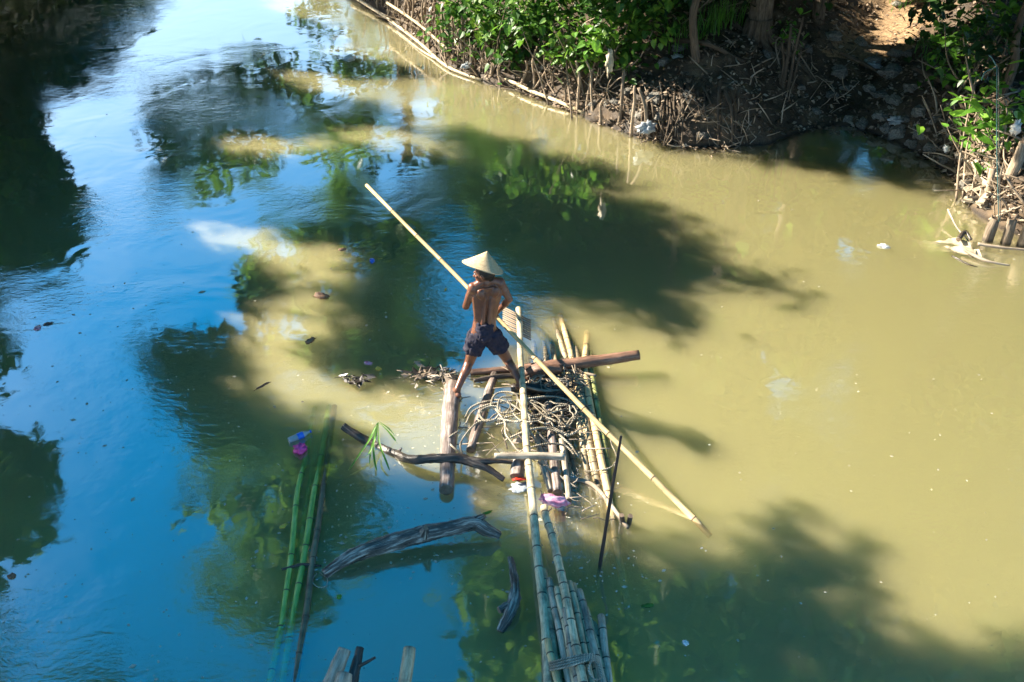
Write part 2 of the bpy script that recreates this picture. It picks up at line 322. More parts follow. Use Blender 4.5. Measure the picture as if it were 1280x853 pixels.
GUL = [G(1030, 158)[:2], G(1095, 158)[:2], G(1110, 90, .3)[:2], G(1100, 10, .8)[:2]]
def height(X, Y):
    X = np.asarray(X, float); Y = np.asarray(Y, float); d = sdist(X, Y)
    bank = .75 * (1 - np.exp(-np.maximum(d, 0) / .45)) + .9 * (1 - np.exp(-np.maximum(d, 0) / 4.5))
    # the path comes down to the water in a shallow gully
    gx = X - (5.15 + .5 * (Y - 15.1)); gully = np.exp(-(gx / 1.15) ** 2) * (Y > 10)
    low = .28 * (1 - np.exp(-np.maximum(d, 0) / .7)) + .085 * np.maximum(d, 0)
    low = np.minimum(low, bank)
    bank = bank * (1 - gully) + low * gully
    n = vnoise(X, Y, .9, 1) * .30 + vnoise(X, Y, 2.6, 2) * .20 + vnoise(X, Y, 7, 3) * .09 + vnoise(X, Y, 17, 4) * .05
    n = n * np.clip(d / .5, 0, 1) * (1 - .45 * gully) + vnoise(X, Y, 5, 5) * .10 * np.clip(1 - np.abs(d) / .5, 0, 1)
    bed = -1.5 * (1 - np.exp(np.minimum(d, 0) / .8))
    return np.where(d > 0, bank + n, bed + n)
_gx, _gy = np.arange(-9, 15, .06), np.arange(8, 32, .06)
_H = height(*np.meshgrid(_gx, _gy))
def hq(x, y):
    i = (y - 8) / .06; j = (x + 9) / .06
    if not (0 <= i < len(_gy) - 1 and 0 <= j < len(_gx) - 1): return float(height(x, y))
    a, b = int(i), int(j); u, v = i - a, j - b
    return float((_H[a, b] * (1 - v) + _H[a, b + 1] * v) * (1 - u) + (_H[a + 1, b] * (1 - v) + _H[a + 1, b + 1] * v) * u)
def GT(px, py):
    z = .5
    for _ in range(14):
        p = G(px, py, z); z = .5 * z + .5 * max(0., hq(p[0], p[1]))
    p = G(px, py, z); return np.array([p[0], p[1], hq(p[0], p[1])])
def axis(a, b, step, far, grow=1.16):
    c = list(np.arange(a, b, step)); s = step
    while c[-1] < far: s *= grow; c.append(c[-1] + s)
    s = step
    while c[0] > -far: s *= grow; c.insert(0, c[0] - s)
    return np.array(c)
ax_, ay_ = axis(-6, 12.5, .085, 1200), axis(9.5, 27, .085, 1200)
XX, YY = np.meshgrid(ax_, ay_); ZZ = height(XX, YY)
V = np.stack([XX.ravel(), YY.ravel(), ZZ.ravel()], 1); nx, ny = len(ax_), len(ay_)
I = (np.arange(ny - 1)[:, None] * nx + np.arange(nx - 1)[None, :]).ravel()
F = np.stack([I, I + 1, I + nx + 1, I + nx], 1)
tag(fastmesh('ground', V, F, M['mud'], smooth=True), 'brown muddy river bank and river bed', kind='structure')
# path sheet
def path_sheet():
    ys = np.linspace(16.9, 30, 70); us = np.linspace(-1, 1, 24); vv = []; ff = []
    for j, y in enumerate(ys):
        for i, u in enumerate(us):
            wd = .75 + .06 * (y - 16.4); x = 5.15 + .5 * (y - 15.1) + u * wd + .12 * math.sin(y * 2.1 + u)
            vv.append((x, y, hq(x, y) + .02 - .03 * abs(u) ** 3))
    n = len(us)
    for j in range(len(ys) - 1):
        for i in range(n - 1): ff.append((j * n + i, j * n + i + 1, (j + 1) * n + i + 1, (j + 1) * n + i))
    m = nmat('path_dirt', [(.10, .062, .032), (.26, .165, .085), (.40, .27, .15)], scale=14, detail=10, rough=.9, bump=1, dist=.05)
    tag(fastmesh('path', vv, ff, m, smooth=True), 'bare orange brown dirt path leading up the bank', kind='structure')
path_sheet()
# water body
wb = MB(); wb.box((0, 0, -1.0), (900, 900, 1.0))
tag(wb.build('water', M['water']), 'murky river water', kind='structure')

# ------------------------------------------------------------------ sun and sky openings between the trees
SUNLIT = [
 [(640, 372), (700, 368), (760, 378), (815, 398), (870, 408), (820, 372), (860, 345), (850, 318), (806, 290), (800, 255), (765, 222), (765, 196), (870, 200), (1010, 212), (1180, 232), (1215, 262), (1290, 300), (1500, 330),
  (1500, 860), (1290, 853), (1210, 836), (1130, 840), (1060, 870), (1030, 870), (1035, 760), (1045, 700), (1020, 660), (960, 640), (905, 660), (840, 700), (780, 700), (745, 668), (715, 690), (665, 650), (600, 604), (555, 590), (540, 560), (565, 500), (560, 455), (640, 450)],
 [(305, 440), (360, 448), (450, 478), (565, 520), (600, 560), (570, 585), (480, 562), (430, 520), (330, 488)],
 [(300, 390), (355, 388), (405, 405), (398, 432), (335, 436), (310, 420)],
 [(345, 352), (400, 350), (430, 368), (368, 380)],
 [(215, 283), (300, 287), (420, 308), (432, 340), (372, 336), (300, 308), (235, 308)],
 [(300, -40), (432, -10), (530, 58), (620, 106), (740, 153), (840, 187), (830, 200), (700, 186), (600, 160), (520, 140), (440, 120), (330, 92), (350, 84), (450, 84), (420, 66), (370, 60), (430, 48), (400, 26), (330, 12)],
 [(265, 172), (340, 170), (400, 182), (350, 190), (280, 184)],
 [(430, 160), (520, 150), (600, 172), (540, 184), (460, 176)],
 [(1010, -60), (1180, -60), (1175, 42), (1025, 40)],
 [(1150, 255), (1290, 200), (1290, 330), (1150, 330)],
]
for _i in (1, 2, 3, 4, 6, 7):
    _c = np.mean(SUNLIT[_i], 0); SUNLIT[_i] = [(_c[0] + (x - _c[0]) * 1.10, _c[1] + (y - _c[1]) * 1.26) for x, y in SUNLIT[_i]]
TREES_IN_WATER = [
 [(-60, -60), (215, -60), (205, 5), (150, 55), (128, 92), (45, 128), (35, 165), (58, 205), (104, 262), (72, 345), (-60, 340)],
 [(-60, 400), (16, 412), (14, 450), (-60, 455)],
 [(-60, 548), (30, 560), (62, 602), (35, 625), (40, 650), (34, 688), (-60, 690)],
 [(340, -60), (310, 60), (225, 100), (182, 140), (212, 200), (196, 245), (240, 250), (300, 232), (380, 196), (412, 240), (398, 276), (300, 292), (305, 380), (330, 430), (196, 436), (250, 486), (310, 512), (245, 560), (272, 606),
  (214, 628), (262, 680), (240, 742), (345, 806), (440, 720), (470, 650), (432, 600), (440, 560), (520, 500), (566, 430), (508, 380), (540, 310), (600, 300), (660, 395), (900, 420), (1300, 330), (1300, -60)],
 [(590, 700), (650, 660), (760, 690), (960, 640), (1080, 690), (1060, 860), (1300, 860), (1300, 960), (640, 960), (600, 820)],
 [(190, 430), (300, 500), (290, 560), (200, 460)],
 [(690, 395), (900, 420), (1300, 330), (1300, 870), (1080, 870), (1080, 690), (960, 640), (780, 700), (720, 600), (700, 480)],
]
GAPS = [ [(225, 276), (300, 278), (380, 295), (400, 318), (370, 330), (300, 312), (225, 308)], [(305, 395), (395, 400), (395, 428), (310, 428)], [(320, 440), (450, 474), (570, 520), (600, 560), (480, 560), (335, 492)], [(420, 195), (500, 165), (560, 200), (540, 250), (470, 270), (430, 240)], [(470, 120), (560, 130), (540, 160), (470, 150)], [(225, -60), (300, -60), (300, 60), (240, 90), (170, 130), (160, 70)],
         [(1020, 162), (1052, 165), (1050, 184), (1022, 180)], [(1050, 175), (1098, 180), (1108, 235), (1070, 240)] ]
STRIPES = [ [(330, 66), (420, 62), (560, 90), (520, 104), (400, 90)], [(340, 124), (480, 134), (640, 172), (600, 184), (450, 152)], [(600, 150), (760, 170), (740, 184), (620, 168)],
            [(800, 318), (900, 330), (1000, 355), (995, 366), (880, 352), (800, 345)], [(800, 375), (860, 395), (900, 412), (880, 416), (800, 396)], [(780, 270), (850, 285), (900, 300), (840, 300)], [(790, 222), (930, 232), (1010, 250), (900, 256)], [(1090, 205), (1210, 232), (1200, 246), (1100, 228)] ]
def inpoly(x, y, P):
    c = np.zeros(np.shape(x), bool); n = len(P)
    for i in range(n):
        ax, ay = P[i]; bx, by = P[(i + 1) % n]
        if ay == by: continue
        c ^= ((ay > y) != (by > y)) & (x < (bx - ax) * (y - ay) / (by - ay) + ax)
    return c
def inany(x, y, PS):
    r = np.zeros(np.shape(x), bool)
    for P in PS: r |= inpoly(x, y, P)
    return r
def seg_ray_clear(P, a, b, rad):
    """is the sun's ray through P farther than rad from segment a-b (sampled)"""
    ok = np.ones(len(P), bool); s = np.array(SUN)
    for t in np.linspace(0, 1, 9):
        q = np.array(a) * (1 - t) + np.array(b) * t
        dlt = P - q; pr = dlt @ s; dist = np.linalg.norm(dlt - pr[:, None] * s, axis=1)
        ok &= (dist > rad) | (pr < 0)
    return ok
def allowed(P):
    """clumps that leave the picture's sunny water, sky reflections and open view as they are"""
    x, y = PXL(P)
    front = (P[:, 1] * cP - (P[:, 2] - CH) * sP) > .1
    mg = .95 * FPX / np.maximum(P[:, 1] * cP - (P[:, 2] - CH) * sP, .3)
    ok = ~(front & (x > -mg) & (x < 1280 + mg) & (y > -mg) & (y < 853 + mg))
    for z, ox, oy in ((0., 0, 0), (0., .38, 0), (0., -.38, 0), (0., 0, .26), (0., 0, -.26), (0., .28, .2), (0., -.28, .2), (0., .28, -.2), (0., -.28, -.2)):
        S = np.stack([P[:, 0] - SUN_XY[0] * COT * (P[:, 2] - z), P[:, 1] - SUN_XY[1] * COT * (P[:, 2] - z), np.full(len(P), z)], 1)
        S[:, 0] += ox; S[:, 1] += oy
        sx, sy = PXL(S); fr = S[:, 1] > 1.5
        lit = inany(sx, sy, SUNLIT[1:] if (ox or oy) else SUNLIT) & ~inany(sx, sy, STRIPES) & fr & (P[:, 2] > z)
        ok &= ~lit
    J = rng.normal(0, .38, (len(P), 2)); S = np.stack([P[:, 0] - SUN_XY[0] * COT * P[:, 2] + J[:, 0], P[:, 1] - SUN_XY[1] * COT * P[:, 2] + J[:, 1], np.zeros(len(P))], 1)
    sx, sy = PXL(S); ok &= ~(inpoly(sx, sy, SUNLIT[0]) & ~inany(sx, sy, STRIPES) & (S[:, 1] > 1.5))
    # shrub and fence on the bank stay sunny
    for z in (1.0,):
        S = np.stack([P[:, 0] - SUN_XY[0] * COT * (P[:, 2] - z), P[:, 1] - SUN_XY[1] * COT * (P[:, 2] - z), np.full(len(P), z)], 1)
        sx, sy = PXL(S); fr = S[:, 1] > 1.5
        ok &= ~(inpoly(sx, sy, [(440, -60), (800, -60), (850, 60), (880, 150), (700, 150), (560, 90), (450, 20)]) & fr)
        ok &= ~(inpoly(sx, sy, [(1015, -60), (1170, -60), (1165, 38), (1030, 38)]) & fr)
        ok &= ~(inpoly(sx, sy, [(1160, 0), (1300, 0), (1300, 330), (1180, 300), (1190, 120)]) & fr)
        ok &= True
    for z in (.35,):
        S = np.stack([P[:, 0] - SUN_XY[0] * COT * (P[:, 2] - z), P[:, 1] - SUN_XY[1] * COT * (P[:, 2] - z), np.full(len(P), z)], 1)
        sx, sy = PXL(S); fr = S[:, 1] > 1.5
        dap = inpoly(sx, sy, [(600, 80), (900, 90), (960, 130), (950, 190), (840, 190), (700, 150)]) | inpoly(sx, sy, [(1040, 130), (1160, 150), (1210, 220), (1100, 190)])
        dap |= inpoly(sx, sy, [(860, 20), (960, 20), (1000, 70), (880, 90)])
        ok &= ~(dap & fr & ((vnoise(S[:, 0], S[:, 1], 1.3, 31) > .07)))
    ok &= seg_ray_clear(P, (-.22, 8, .1), (-.24, 8, 1.6), .62)
    ok &= seg_ray_clear(P, (1.54, 6.18, 0), (-1.57, 9.9, 1.4), .42)
    mx, my = PXL(P, True)
    vis = (mx > -30) & (mx < 1310) & (my > -30) & (my < 880)
    strip = inpoly(mx, my, [(330, 60), (420, 40), (560, 75), (760, 160), (820, 200), (700, 196), (560, 165), (400, 120)]) & (rng.random(len(P)) < .7)
    rf = ~strip & inany(mx, my, TREES_IN_WATER) & ~(inany(mx, my, GAPS) & (rng.random(len(P)) < .9))
    thin = inpoly(mx, my, [(150, -60), (430, -60), (470, 60), (420, 250), (300, 300), (180, 260)]) & (rng.random(len(P)) < .62)
    ok &= ~vis | (rf & ~thin & ~inpoly(mx, my, [(240, -40), (375, -40), (375, 62), (240, 62)]))
    return ok
def make_clumps():
    out = []
    # shade makers: sample shaded water, walk up the sun's ray
    n = 40000
    g = np.stack([rng.uniform(-13, 14, n), rng.uniform(2.0, 27, n)], 1)
    h = rng.uniform(2.2, 12.5, n)
    P = np.stack([g[:, 0] + SUN_XY[0] * COT * h, g[:, 1] + SUN_XY[1] * COT * h, h], 1)
    keep = allowed(P) & (P[:, 1] > -4)
    # only the wanted part: shadow must land in the frame or a margin round it
    sx, sy = PXL(np.c_[g, np.zeros(n)]); keep &= (sx > -350) & (sx < 1650) & (sy > -200) & (sy < 1150)
    print('SH', keep.sum()); out.append(P[keep][:7000])
    # reflected trees: sample the mirrored picture, push out to the far bank
    n = 40000
    mx = rng.uniform(-60, 1330, n); my = rng.uniform(-40, 860, n)
    X = (mx - PW / 2) / FPX; Y = -(my - PH / 2) / FPX
    d = np.stack([X, cP + Y * sP, -(-sP + Y * cP)], 1)      # mirrored ray goes up
    el = d[:, 2] / np.hypot(d[:, 0], d[:, 1])
    dist = rng.uniform(.35, 1, n) ** .8 * 34
    half = rng.random(n) < .55; dist = np.where(half, (rng.uniform(1.5, 13, n) + CH) / np.maximum(el, .05), dist); dist = np.clip(dist, 7.5, 36)
    P = d / np.hypot(d[:, 0], d[:, 1])[:, None] * dist[:, None]; P[:, 2] -= CH
    keep = (P[:, 2] > .9) & (P[:, 2] < 13.5) & allowed(P) & inany(mx, my, TREES_IN_WATER)
    print('RF', keep.sum()); keep &= (vnoise(mx / 46, my / 30, 1., 77) < .20) | (mx < 215)
    out.append(P[keep][:5600])
    n = 9000; mx = rng.uniform(-60, 215, n); my = rng.uniform(-40, 345, n); X = (mx - PW / 2) / FPX; Y = -(my - PH / 2) / FPX
    d = np.stack([X, cP + Y * sP, -(-sP + Y * cP)], 1); hh = np.hypot(d[:, 0], d[:, 1]); dist = np.clip((rng.uniform(.8, 10, n) + CH) / (d[:, 2] / hh), 14, 42)
    P = d / hh[:, None] * dist[:, None]; P[:, 2] -= CH; keep = (P[:, 2] > .5) & allowed(P) & inany(mx, my, TREES_IN_WATER)
    out.append(P[keep][:1500]); out[1] = np.concatenate([out[1], out.pop()])
    return out
SH, RF = make_clumps()
CL = np.concatenate([SH, RF])

def leaf_quads(C, per, rad, size, rs, flat=.55):
    """diamond leaves folded along the rib, several round each clump centre"""
    n = len(C) * per; c = np.repeat(C, per, 0)
    off = rs.normal(size=(n, 3)); off *= (rs.random((n, 1)) ** .45) * rad / (np.linalg.norm(off, axis=1)[:, None] + 1e-6); off[:, 2] *= .75
    c = c + off
    a = rs.uniform(0, 2 * math.pi, n); tilt = rs.normal(-.35, .45, n)
    D = np.stack([np.cos(a) * np.cos(tilt), np.sin(a) * np.cos(tilt), np.sin(tilt)], 1)
    S = np.stack([-np.sin(a), np.cos(a), rs.normal(0, flat, n)], 1); S /= np.linalg.norm(S, axis=1)[:, None]
    L = size * rs.uniform(.6, 1.3, n)[:, None]; W = L * rs.uniform(.22, .36, n)[:, None]
    V = np.stack([c, c + D * L * .45 + S * W, c + D * L, c + D * L * .45 - S * W], 1).reshape(-1, 3)
    F = np.arange(len(V)).reshape(-1, 4)
    return V, F
TRUNKS = [  # x, y, radius, look
 (-10.3, 3.5, .26, 'broad tree on the left bank nearest the bridge, leaning out over the water'),
 (-11.6, 9.5, .30, 'spreading tree on the left bank shading the middle of the river'),
 (-13.4, 15, .24, 'leafy tree on the left bank behind the widest sky reflection'),
 (-15.6, 21, .28, 'dark tree on the left bank whose mirror image fills the top corner'),
 (-19, 29, .25, 'distant dark tree at the bend of the left bank'),
 (-3.2, 27.2, .22, 'slim tree at the far bend mirrored as a thin dark stem'),
 (1.2, 26, .27, 'tall tree behind the shrubs, mirrored in the middle of the river'),
 (8.2, 26, .26, 'tall tree beside the top of the dirt path'),
 (12.4, 18.5, .30, 'wide tree on the right bank behind the boulders'),
 (11.2, 8.6, .27, 'tree on the right bank leaning over the sunlit water'),
]
def build_trees(vis):
    T = np.array([(t[0], t[1]) for t in TRUNKS] + [(v[0][0], v[0][1]) for v in vis])
    bias = np.array([0.] * len(TRUNKS) + [1.5] * len(vis))
    d2 = np.hypot(CL[:, None, 0] - T[None, :, 0], CL[:, None, 1] - T[None, :, 1]) + bias[None]
    own = d2.argmin(1)
    for i in range(len(T)):
        C = CL[own == i]; x, y = T[i]; r = np.random.default_rng(100 + i)
        if i < len(TRUNKS):
            rad = TRUNKS[i][2]; base = np.array([x, y, float(height(x, y)) - .1])
            root = empty('riverside_tree', base, TRUNKS[i][3], 'tree', 'riverside trees')
            trunk = MB(); top = base + np.array([r.uniform(-.5, .5), r.uniform(-.5, .5), 5.0])
            pts = [base + (top - base) * t + np.array([math.sin(t * 5 + i) * .12, math.cos(t * 4 + i) * .1, 0]) for t in np.linspace(0, 1, 9)]
            trunk.tube(pts, [rad * (1.5 if k == 0 else 1.15 if k == 1 else 1 - .35 * k / 8) for k in range(9)], 12, wob=.12, seed=i)
        else:
            root, trunk, top, rad = vis[i - len(TRUNKS)][1:5]; base = np.array(root.location)
        if len(C) > 4:
            k = min(7, max(3, len(C) // 60)); cen = C[r.choice(len(C), k, replace=False)].copy()
            for _ in range(6):
                a = np.linalg.norm(C[:, None] - cen[None], axis=2).argmin(1)
                for q in range(k):
                    if (a == q).any(): cen[q] = C[a == q].mean(0)
            for q in range(k):
                e = cen[q]; mid = (np.array(top) + e) / 2 + np.array([0, 0, .5])
                pp = [np.array(top) * (1 - t) ** 2 + mid * 2 * t * (1 - t) + e * t * t for t in np.linspace(0, 1, 7)]
                # keep limbs out of the open view
                xx, yy = PXL(np.array(pp))
                if ((xx > 0) & (xx < 1280) & (yy > -15) & (yy < 853)).any(): continue
                if allowed(np.array(pp)[2:]).mean() < .99: continue
                trunk.tube(pp, [rad * .5 * (1 - .8 * t) for t in np.linspace(0, 1, 7)], 7, wob=.1, seed=q)
        trunk.build('trunk', M['trunk'], root, base)
        if len(C):
            Vv, Ff = leaf_quads(C, 30, .48, .28, r)
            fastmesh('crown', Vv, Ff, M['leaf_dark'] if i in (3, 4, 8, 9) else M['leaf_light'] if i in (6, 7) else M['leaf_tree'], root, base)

# ------------------------------------------------------------------ curves of points
def crom(P, k=6):
    P = [np.array(p, float) for p in P]; Q = [2 * P[0] - P[1]] + P + [2 * P[-1] - P[-2]]; out = []
    for i in range(1, len(Q) - 2):
        for t in np.linspace(0, 1, k, endpoint=False):
            a, b, c, d = Q[i - 1:i + 3]
            out.append(.5 * ((2 * b) + (-a + c) * t + (2 * a - 5 * b + 4 * c - d) * t * t + (-a + 3 * b - 3 * c + d) * t ** 3))
    return out + [P[-1]]
def bamboo(pts, r0, r1=None, mat='bamboo', name='bamboo_pole', parent=None, org=None, sp=.26, node=1.10, label=None, n=12, seed=0):
    """a culm with swollen nodes, dark node rings and hollow cut ends"""
    r1 = r1 or r0; rs = random.Random(seed * 13 + 5); P = crom(pts, 10)
    P = [p + np.array([mnoise.noise(Vector((i * .13, seed * 1.7, 0))), mnoise.noise(Vector((i * .13, seed * 1.7, 9))), 0]) * .014 for i, p in enumerate(P)]; L = [0]
    for a, b in zip(P, P[1:]): L.append(L[-1] + float(np.linalg.norm(b - a)))
    tot = L[-1]
    def at(s):
        s = min(max(s, 0), tot); i = max(0, min(len(P) - 2, int(np.searchsorted(L, s)) - 1)); t = (s - L[i]) / max(1e-6, L[i + 1] - L[i]); return P[i] * (1 - t) + P[i + 1] * t
    st = [(0, 1, 0)]; s = sp * rs.uniform(.2, .8)
    while s < tot - .05:
        st += [(s - .022, 1.0, 0), (s - .009, node, 1), (s + .004, node * .99, 0), (s + .016, 1.0, 0)]; s += sp * rs.uniform(.62, 1.38)
        if s < tot - .05: st.append((s - sp * .5, .975, 0))
    st.append((tot, 1, 0)); st = sorted(st)
    pp = [at(q[0]) for q in st]; rr = [(r0 + (r1 - r0) * q[0] / tot) * q[1] for q in st]
    mb = MB(); mb.tube(pp, rr, n, mats=[q[2] for q in st[:-1]], caps=(0, 0))
    for e in (0, 1):
        c = Vector(pp[0] if e == 0 else pp[-1]); d = (Vector(pp[0]) - Vector(pp[1])).normalized() if e == 0 else (Vector(pp[-1]) - Vector(pp[-2])).normalized()
        b = 0 if e == 0 else (len(pp) - 1) * n; k = len(mb.v); r = rr[0 if e == 0 else -1]
        for j in range(n): mb.v.append(c + (mb.v[b + j] - c) * .74)
        for j in range(n): mb.v.append(c + (mb.v[b + j] - c) * .70 - d * .03)
        for j in range(n):
            j2 = (j + 1) % n; f = (b + j, b + j2, k + j2, k + j); g = (k + j, k + j2, k + n + j2, k + n + j)
            mb.face(f if e else f[::-1], 3, smooth=False); mb.face(g if e else g[::-1], 2)
        ring = [k + n + j for j in range(n)]; mb.face(ring if e else ring[::-1], 2, smooth=False)
    org = pts[0] if org is None else org
    o = mb.build(name, [M[mat], M['node'], M['hollow'], M['rim']], parent, org)
    if label: o['label'] = label
    return o
def log(pts, rr, mat, name='log', parent=None, org=None, n=20, wob=.22, seed=1, k=11, end='end_wood', mb=None, dome=False):
    P = crom(pts, k); q = np.linspace(0, len(rr) - 1, len(P)); R_ = np.interp(q, range(len(rr)), rr)
    own = mb is None; mb = mb or MB(); mb.tube(P, list(R_), n, wob=wob, seed=seed, dome=dome)
    return mb.build(name, [M[mat], M[end]], parent, pts[0] if org is None else org) if own else mb

# ================================================================== RAFT IN MID RIVER
def gz(*q): return [G(a, b, c) for a, b, c in q]
raft_o = G(720, 520, 0)
raft = empty('bamboo_raft', raft_o, 'half sunken raft of long bamboo culms awash on the right of the boatman', 'raft')
RP = [ # px path with heights, radius, kind
 ([(676, 414, -.13), (684, 450, .0), (704, 560, -.0), (722, 655, -.09), (735, 730, -.22)], .036, 'bamboo_pale'),
 ([(687, 416, -.10), (694, 450, .01), (713, 560, .0), (732, 655, -.09), (744, 730, -.22)], .034, 'bamboo'),
 ([(692, 399, -.07), (706, 446, .03), (724, 540, .03), (744, 640, -.08), (760, 730, -.20)], .034, 'bamboo'),
 ([(700, 394, -.06), (714, 446, .04), (731, 540, .02), (752, 640, -.08), (768, 740, -.20)], .036, 'bamboo_fresh'),
 ([(716, 424, -.09), (722, 452, .01), (736, 550, .03), (756, 645, -.07), (776, 760, -.20)], .038, 'bamboo'),
 ([(734, 416, -.08), (731, 470, .03), (747, 550, .035), (763, 640, -.02), (790, 780, -.16)], .042, 'bamboo_fresh'),
 ([(738, 440, -.05), (740, 470, .02), (754, 550, .01), (772, 640, -.06), (786, 700, -.16)], .034, 'bamboo_green'),
 ([(667, 428, -.06), (672, 470, .0), (688, 560, .0), (703, 645, -.05), (716, 730, -.20)], .034, 'bamboo_pale'),
]
RP += [([(682, 424, -.09), (690, 470, .0), (708, 565, .0), (727, 650, -.08), (742, 720, -.2)], .026, 'bamboo_pale'),
 ([(709, 404, -.10), (718, 450, .02), (734, 545, .01), (751, 640, -.08), (766, 720, -.2)], .027, 'bamboo'),
 ([(726, 432, -.10), (727, 462, .01), (741, 550, .01), (759, 640, -.06), (778, 720, -.2)], .029, 'bamboo_pale'),
 ([(660, 436, -.08), (664, 480, -.02), (678, 560, -.02), (693, 640, -.07), (704, 720, -.2)], .026, 'bamboo'),
 ([(697, 425, -.11), (700, 470, -.02), (716, 560, -.02), (737, 650, -.1)], .028, 'bamboo_green')]
for i, (q, r, m) in enumerate(RP): r *= .84; bamboo(gz(*q), r, r * .9, m, 'bamboo_pole', raft, raft_o, seed=i + 3)
for i, (q, r) in enumerate([([(655, 458, .01), (700, 462, .03), (745, 470, .05)], .022), ([(690, 600, .0), (740, 606, .01), (785, 660, .01)], .02)]):
    log(gz(*q), [r, r, r * .8], 'twig', 'crossbar', raft, raft_o, n=8, seed=i)

o = empty('steering_oar', G(650, 470, .17), 'long straight bamboo oar with a slatted blade, running from the boatman to the bottom edge', 'oar')
oo = np.array(o.location)
bamboo(gz((648, 386, .30), (651, 430, .24), (655, 520, .19), (665, 620, .15), (680, 770, .13), (686, 860, .12), (694, 1040, .10)), .030, .038, 'bamboo_pale', 'shaft', o, oo, sp=.34, seed=40)
bl = MB()
for k in range(10):
    t = k / 9; a = G(628.5, 384 + 24 * t, .24 - .0 * t); b = G(663.5, 401 + 24 * t, .20)
    bl.tube([a, (a + b) / 2 + np.array([0, 0, .004 * (k % 2)]), b], .0088, 6)
bl.build('slatted_blade', M['stake'], o, oo)

bo = G(712, 800, .1)
bundle = empty('bamboo_bundle', bo, 'bundle of grey bamboo culms tied with cord at the bottom edge of the photo', 'bundle')
BP = [((679.5, 714), (691, 800), (704, 900), .036, 'bamboo', .12), ((687.5, 724), (702, 800), (722, 900), .030, 'bamboo_grey', .15), ((688, 744), (697, 800), (708, 900), .026, 'bamboo_green', .09),
      ((701.5, 747), (711, 800), (728, 900), .028, 'bamboo_grey', .10), ((711, 728), (727, 800), (750, 905), .031, 'bamboo_pale', .15), ((716, 731), (734, 800), (757, 905), .029, 'bamboo', .12),
      ((724, 739), (742, 812), (768, 920), .034, 'bamboo_grey', .13), ((751, 770), (756, 812), (766, 900), .033, 'bark_brown', .08), ((684.5, 800), (692, 835), (706, 900), .030, 'bamboo_fresh', .16),
      ((707, 770), (718, 815), (738, 900), .028, 'bamboo_grey', .07), ((694, 770), (703, 815), (716, 900), .026, 'bamboo', .07)]
BP += [((697, 735), (709, 800), (728, 900), .026, 'bamboo_pale', .18), ((720, 752), (737, 812), (760, 905), .027, 'bamboo_pale', .07), ((683, 756), (691, 812), (701, 900), .024, 'bamboo', .06),
       ((705, 762), (714, 812), (731, 900), .027, 'bamboo_grey', .20), ((732, 760), (747, 815), (770, 905), .024, 'bamboo', .08), ((744, 790), (752, 830), (764, 900), .024, 'bamboo_grey', .05)]
for i, (a, b, c, r, m, z) in enumerate(BP):
    r *= .86
    bamboo(gz((*a, z), (*b, z), (*c, z - .02), (c[0] * 2 - b[0], c[1] + 130, z - .05)), r, r * 1.05, 'bamboo_grey' if m == 'bark_brown' else m, 'bamboo_pole', bundle, bo, sp=.22, seed=60 + i)
bamboo(gz((680, 634, .14), (690, 672, .16), (703, 726, .19), (728, 850, .21), (744, 930, .2)), .032, .036, 'bamboo_pale', 'bamboo_pole', bundle, bo, sp=.2, seed=77)
wv = MB()
for k in range(9):
    wv.tube(gz((737.5 + k * 1.5, 771 + k * 1.6, .06), (744 + k * 1.7, 812 + k * 1.2, .05)), .006, 5)
wv.build('woven_strip', M['rim'], bundle, bo)
lash = MB()
for k in range(4):
    lash.tube(crom(gz((684, 829 + k * 3.4, .03), (690, 828 + k * 3.2, .205), (712, 822 + k * 3.6, .255), (736, 818 + k * 2.4, .235), (748, 822 + k * 2, .16), (752, 824 + k, .03)), 5), .0085, 6)
lash.tube(crom(gz((738, 822, .22), (748, 832, .2), (752, 845, .18), (744, 850, .2), (736, 838, .24), (740, 824, .24)), 5), .007, 6)
lash.build('lashing', M['rope'], bundle, bo)

# logs
def L1(name, label, cat, pts, rr, mat, **k):
    o = log(gz(*pts), rr, mat, name, **k); return tag(o, label, cat)
L1('log', 'reddish brown log lying across the raft with its cut end over the sunlit water', 'log', [(588, 466, .03), (640, 462, .05), (690, 457, .09), (740, 452, .12), (799, 444, .16)], [.034, .040, .055, .058, .052], 'bark_brown', wob=.14, seed=4)
L1('log', 'thick upright-pointing worn log under the left foot of the boatman', 'log', [(566, 483, .06), (561, 540, .05), (558, 613, .04)], [.082, .076, .060], 'log_worn', wob=.12, seed=9)
L1('log', 'short tilted log floating just right of the log underfoot', 'log', [(618, 468, .02), (603, 515, .03), (588, 563, .02)], [.040, .046, .042], 'log_worn', wob=.2, seed=12)
fb = MB()
log(gz((429, 533, .10), (445, 544, .05), (462, 553, -.005), (490, 566, .0), (517, 575, .06), (545, 573, .11), (575, 573, .12), (596, 580, .11), (612, 588, .08), (630, 600, .03)), [.034, .036, .035, .034, .040, .042, .044, .038, .028, .022], 'dark_wet', mb=fb, seed=21, wob=.3)
log(gz((575, 573, .12), (600, 577, .13), (622, 576, .12), (641, 578, .11)), [.03, .032, .026, .018], 'dark_wet', mb=fb, seed=23, wob=.3)
log(gz((497, 567, .0), (502, 560, .04)), [.02, .008], 'dark_wet', mb=fb, seed=24)
tag(fb.build('branch', [M['dark_wet'], M['end_wood']], None, G(520, 575, 0)), 'long dark wet branch with a forked pale tip crossing the thick log', 'branch')
L1('stick', 'clean white stripped stick lying across the ropes above the pink bag', 'stick', [(618, 570, .19), (660, 570, .20), (706, 571, .20)], [.026, .032, .034], 'white_wood', wob=.08, seed=31)
L1('log', 'short grey stump hanging below the white stripped stick', 'log', [(650, 575, .10), (648, 585, .08), (646, 597, .05)], [.06, .065, .06], 'log_worn', wob=.2, seed=33)
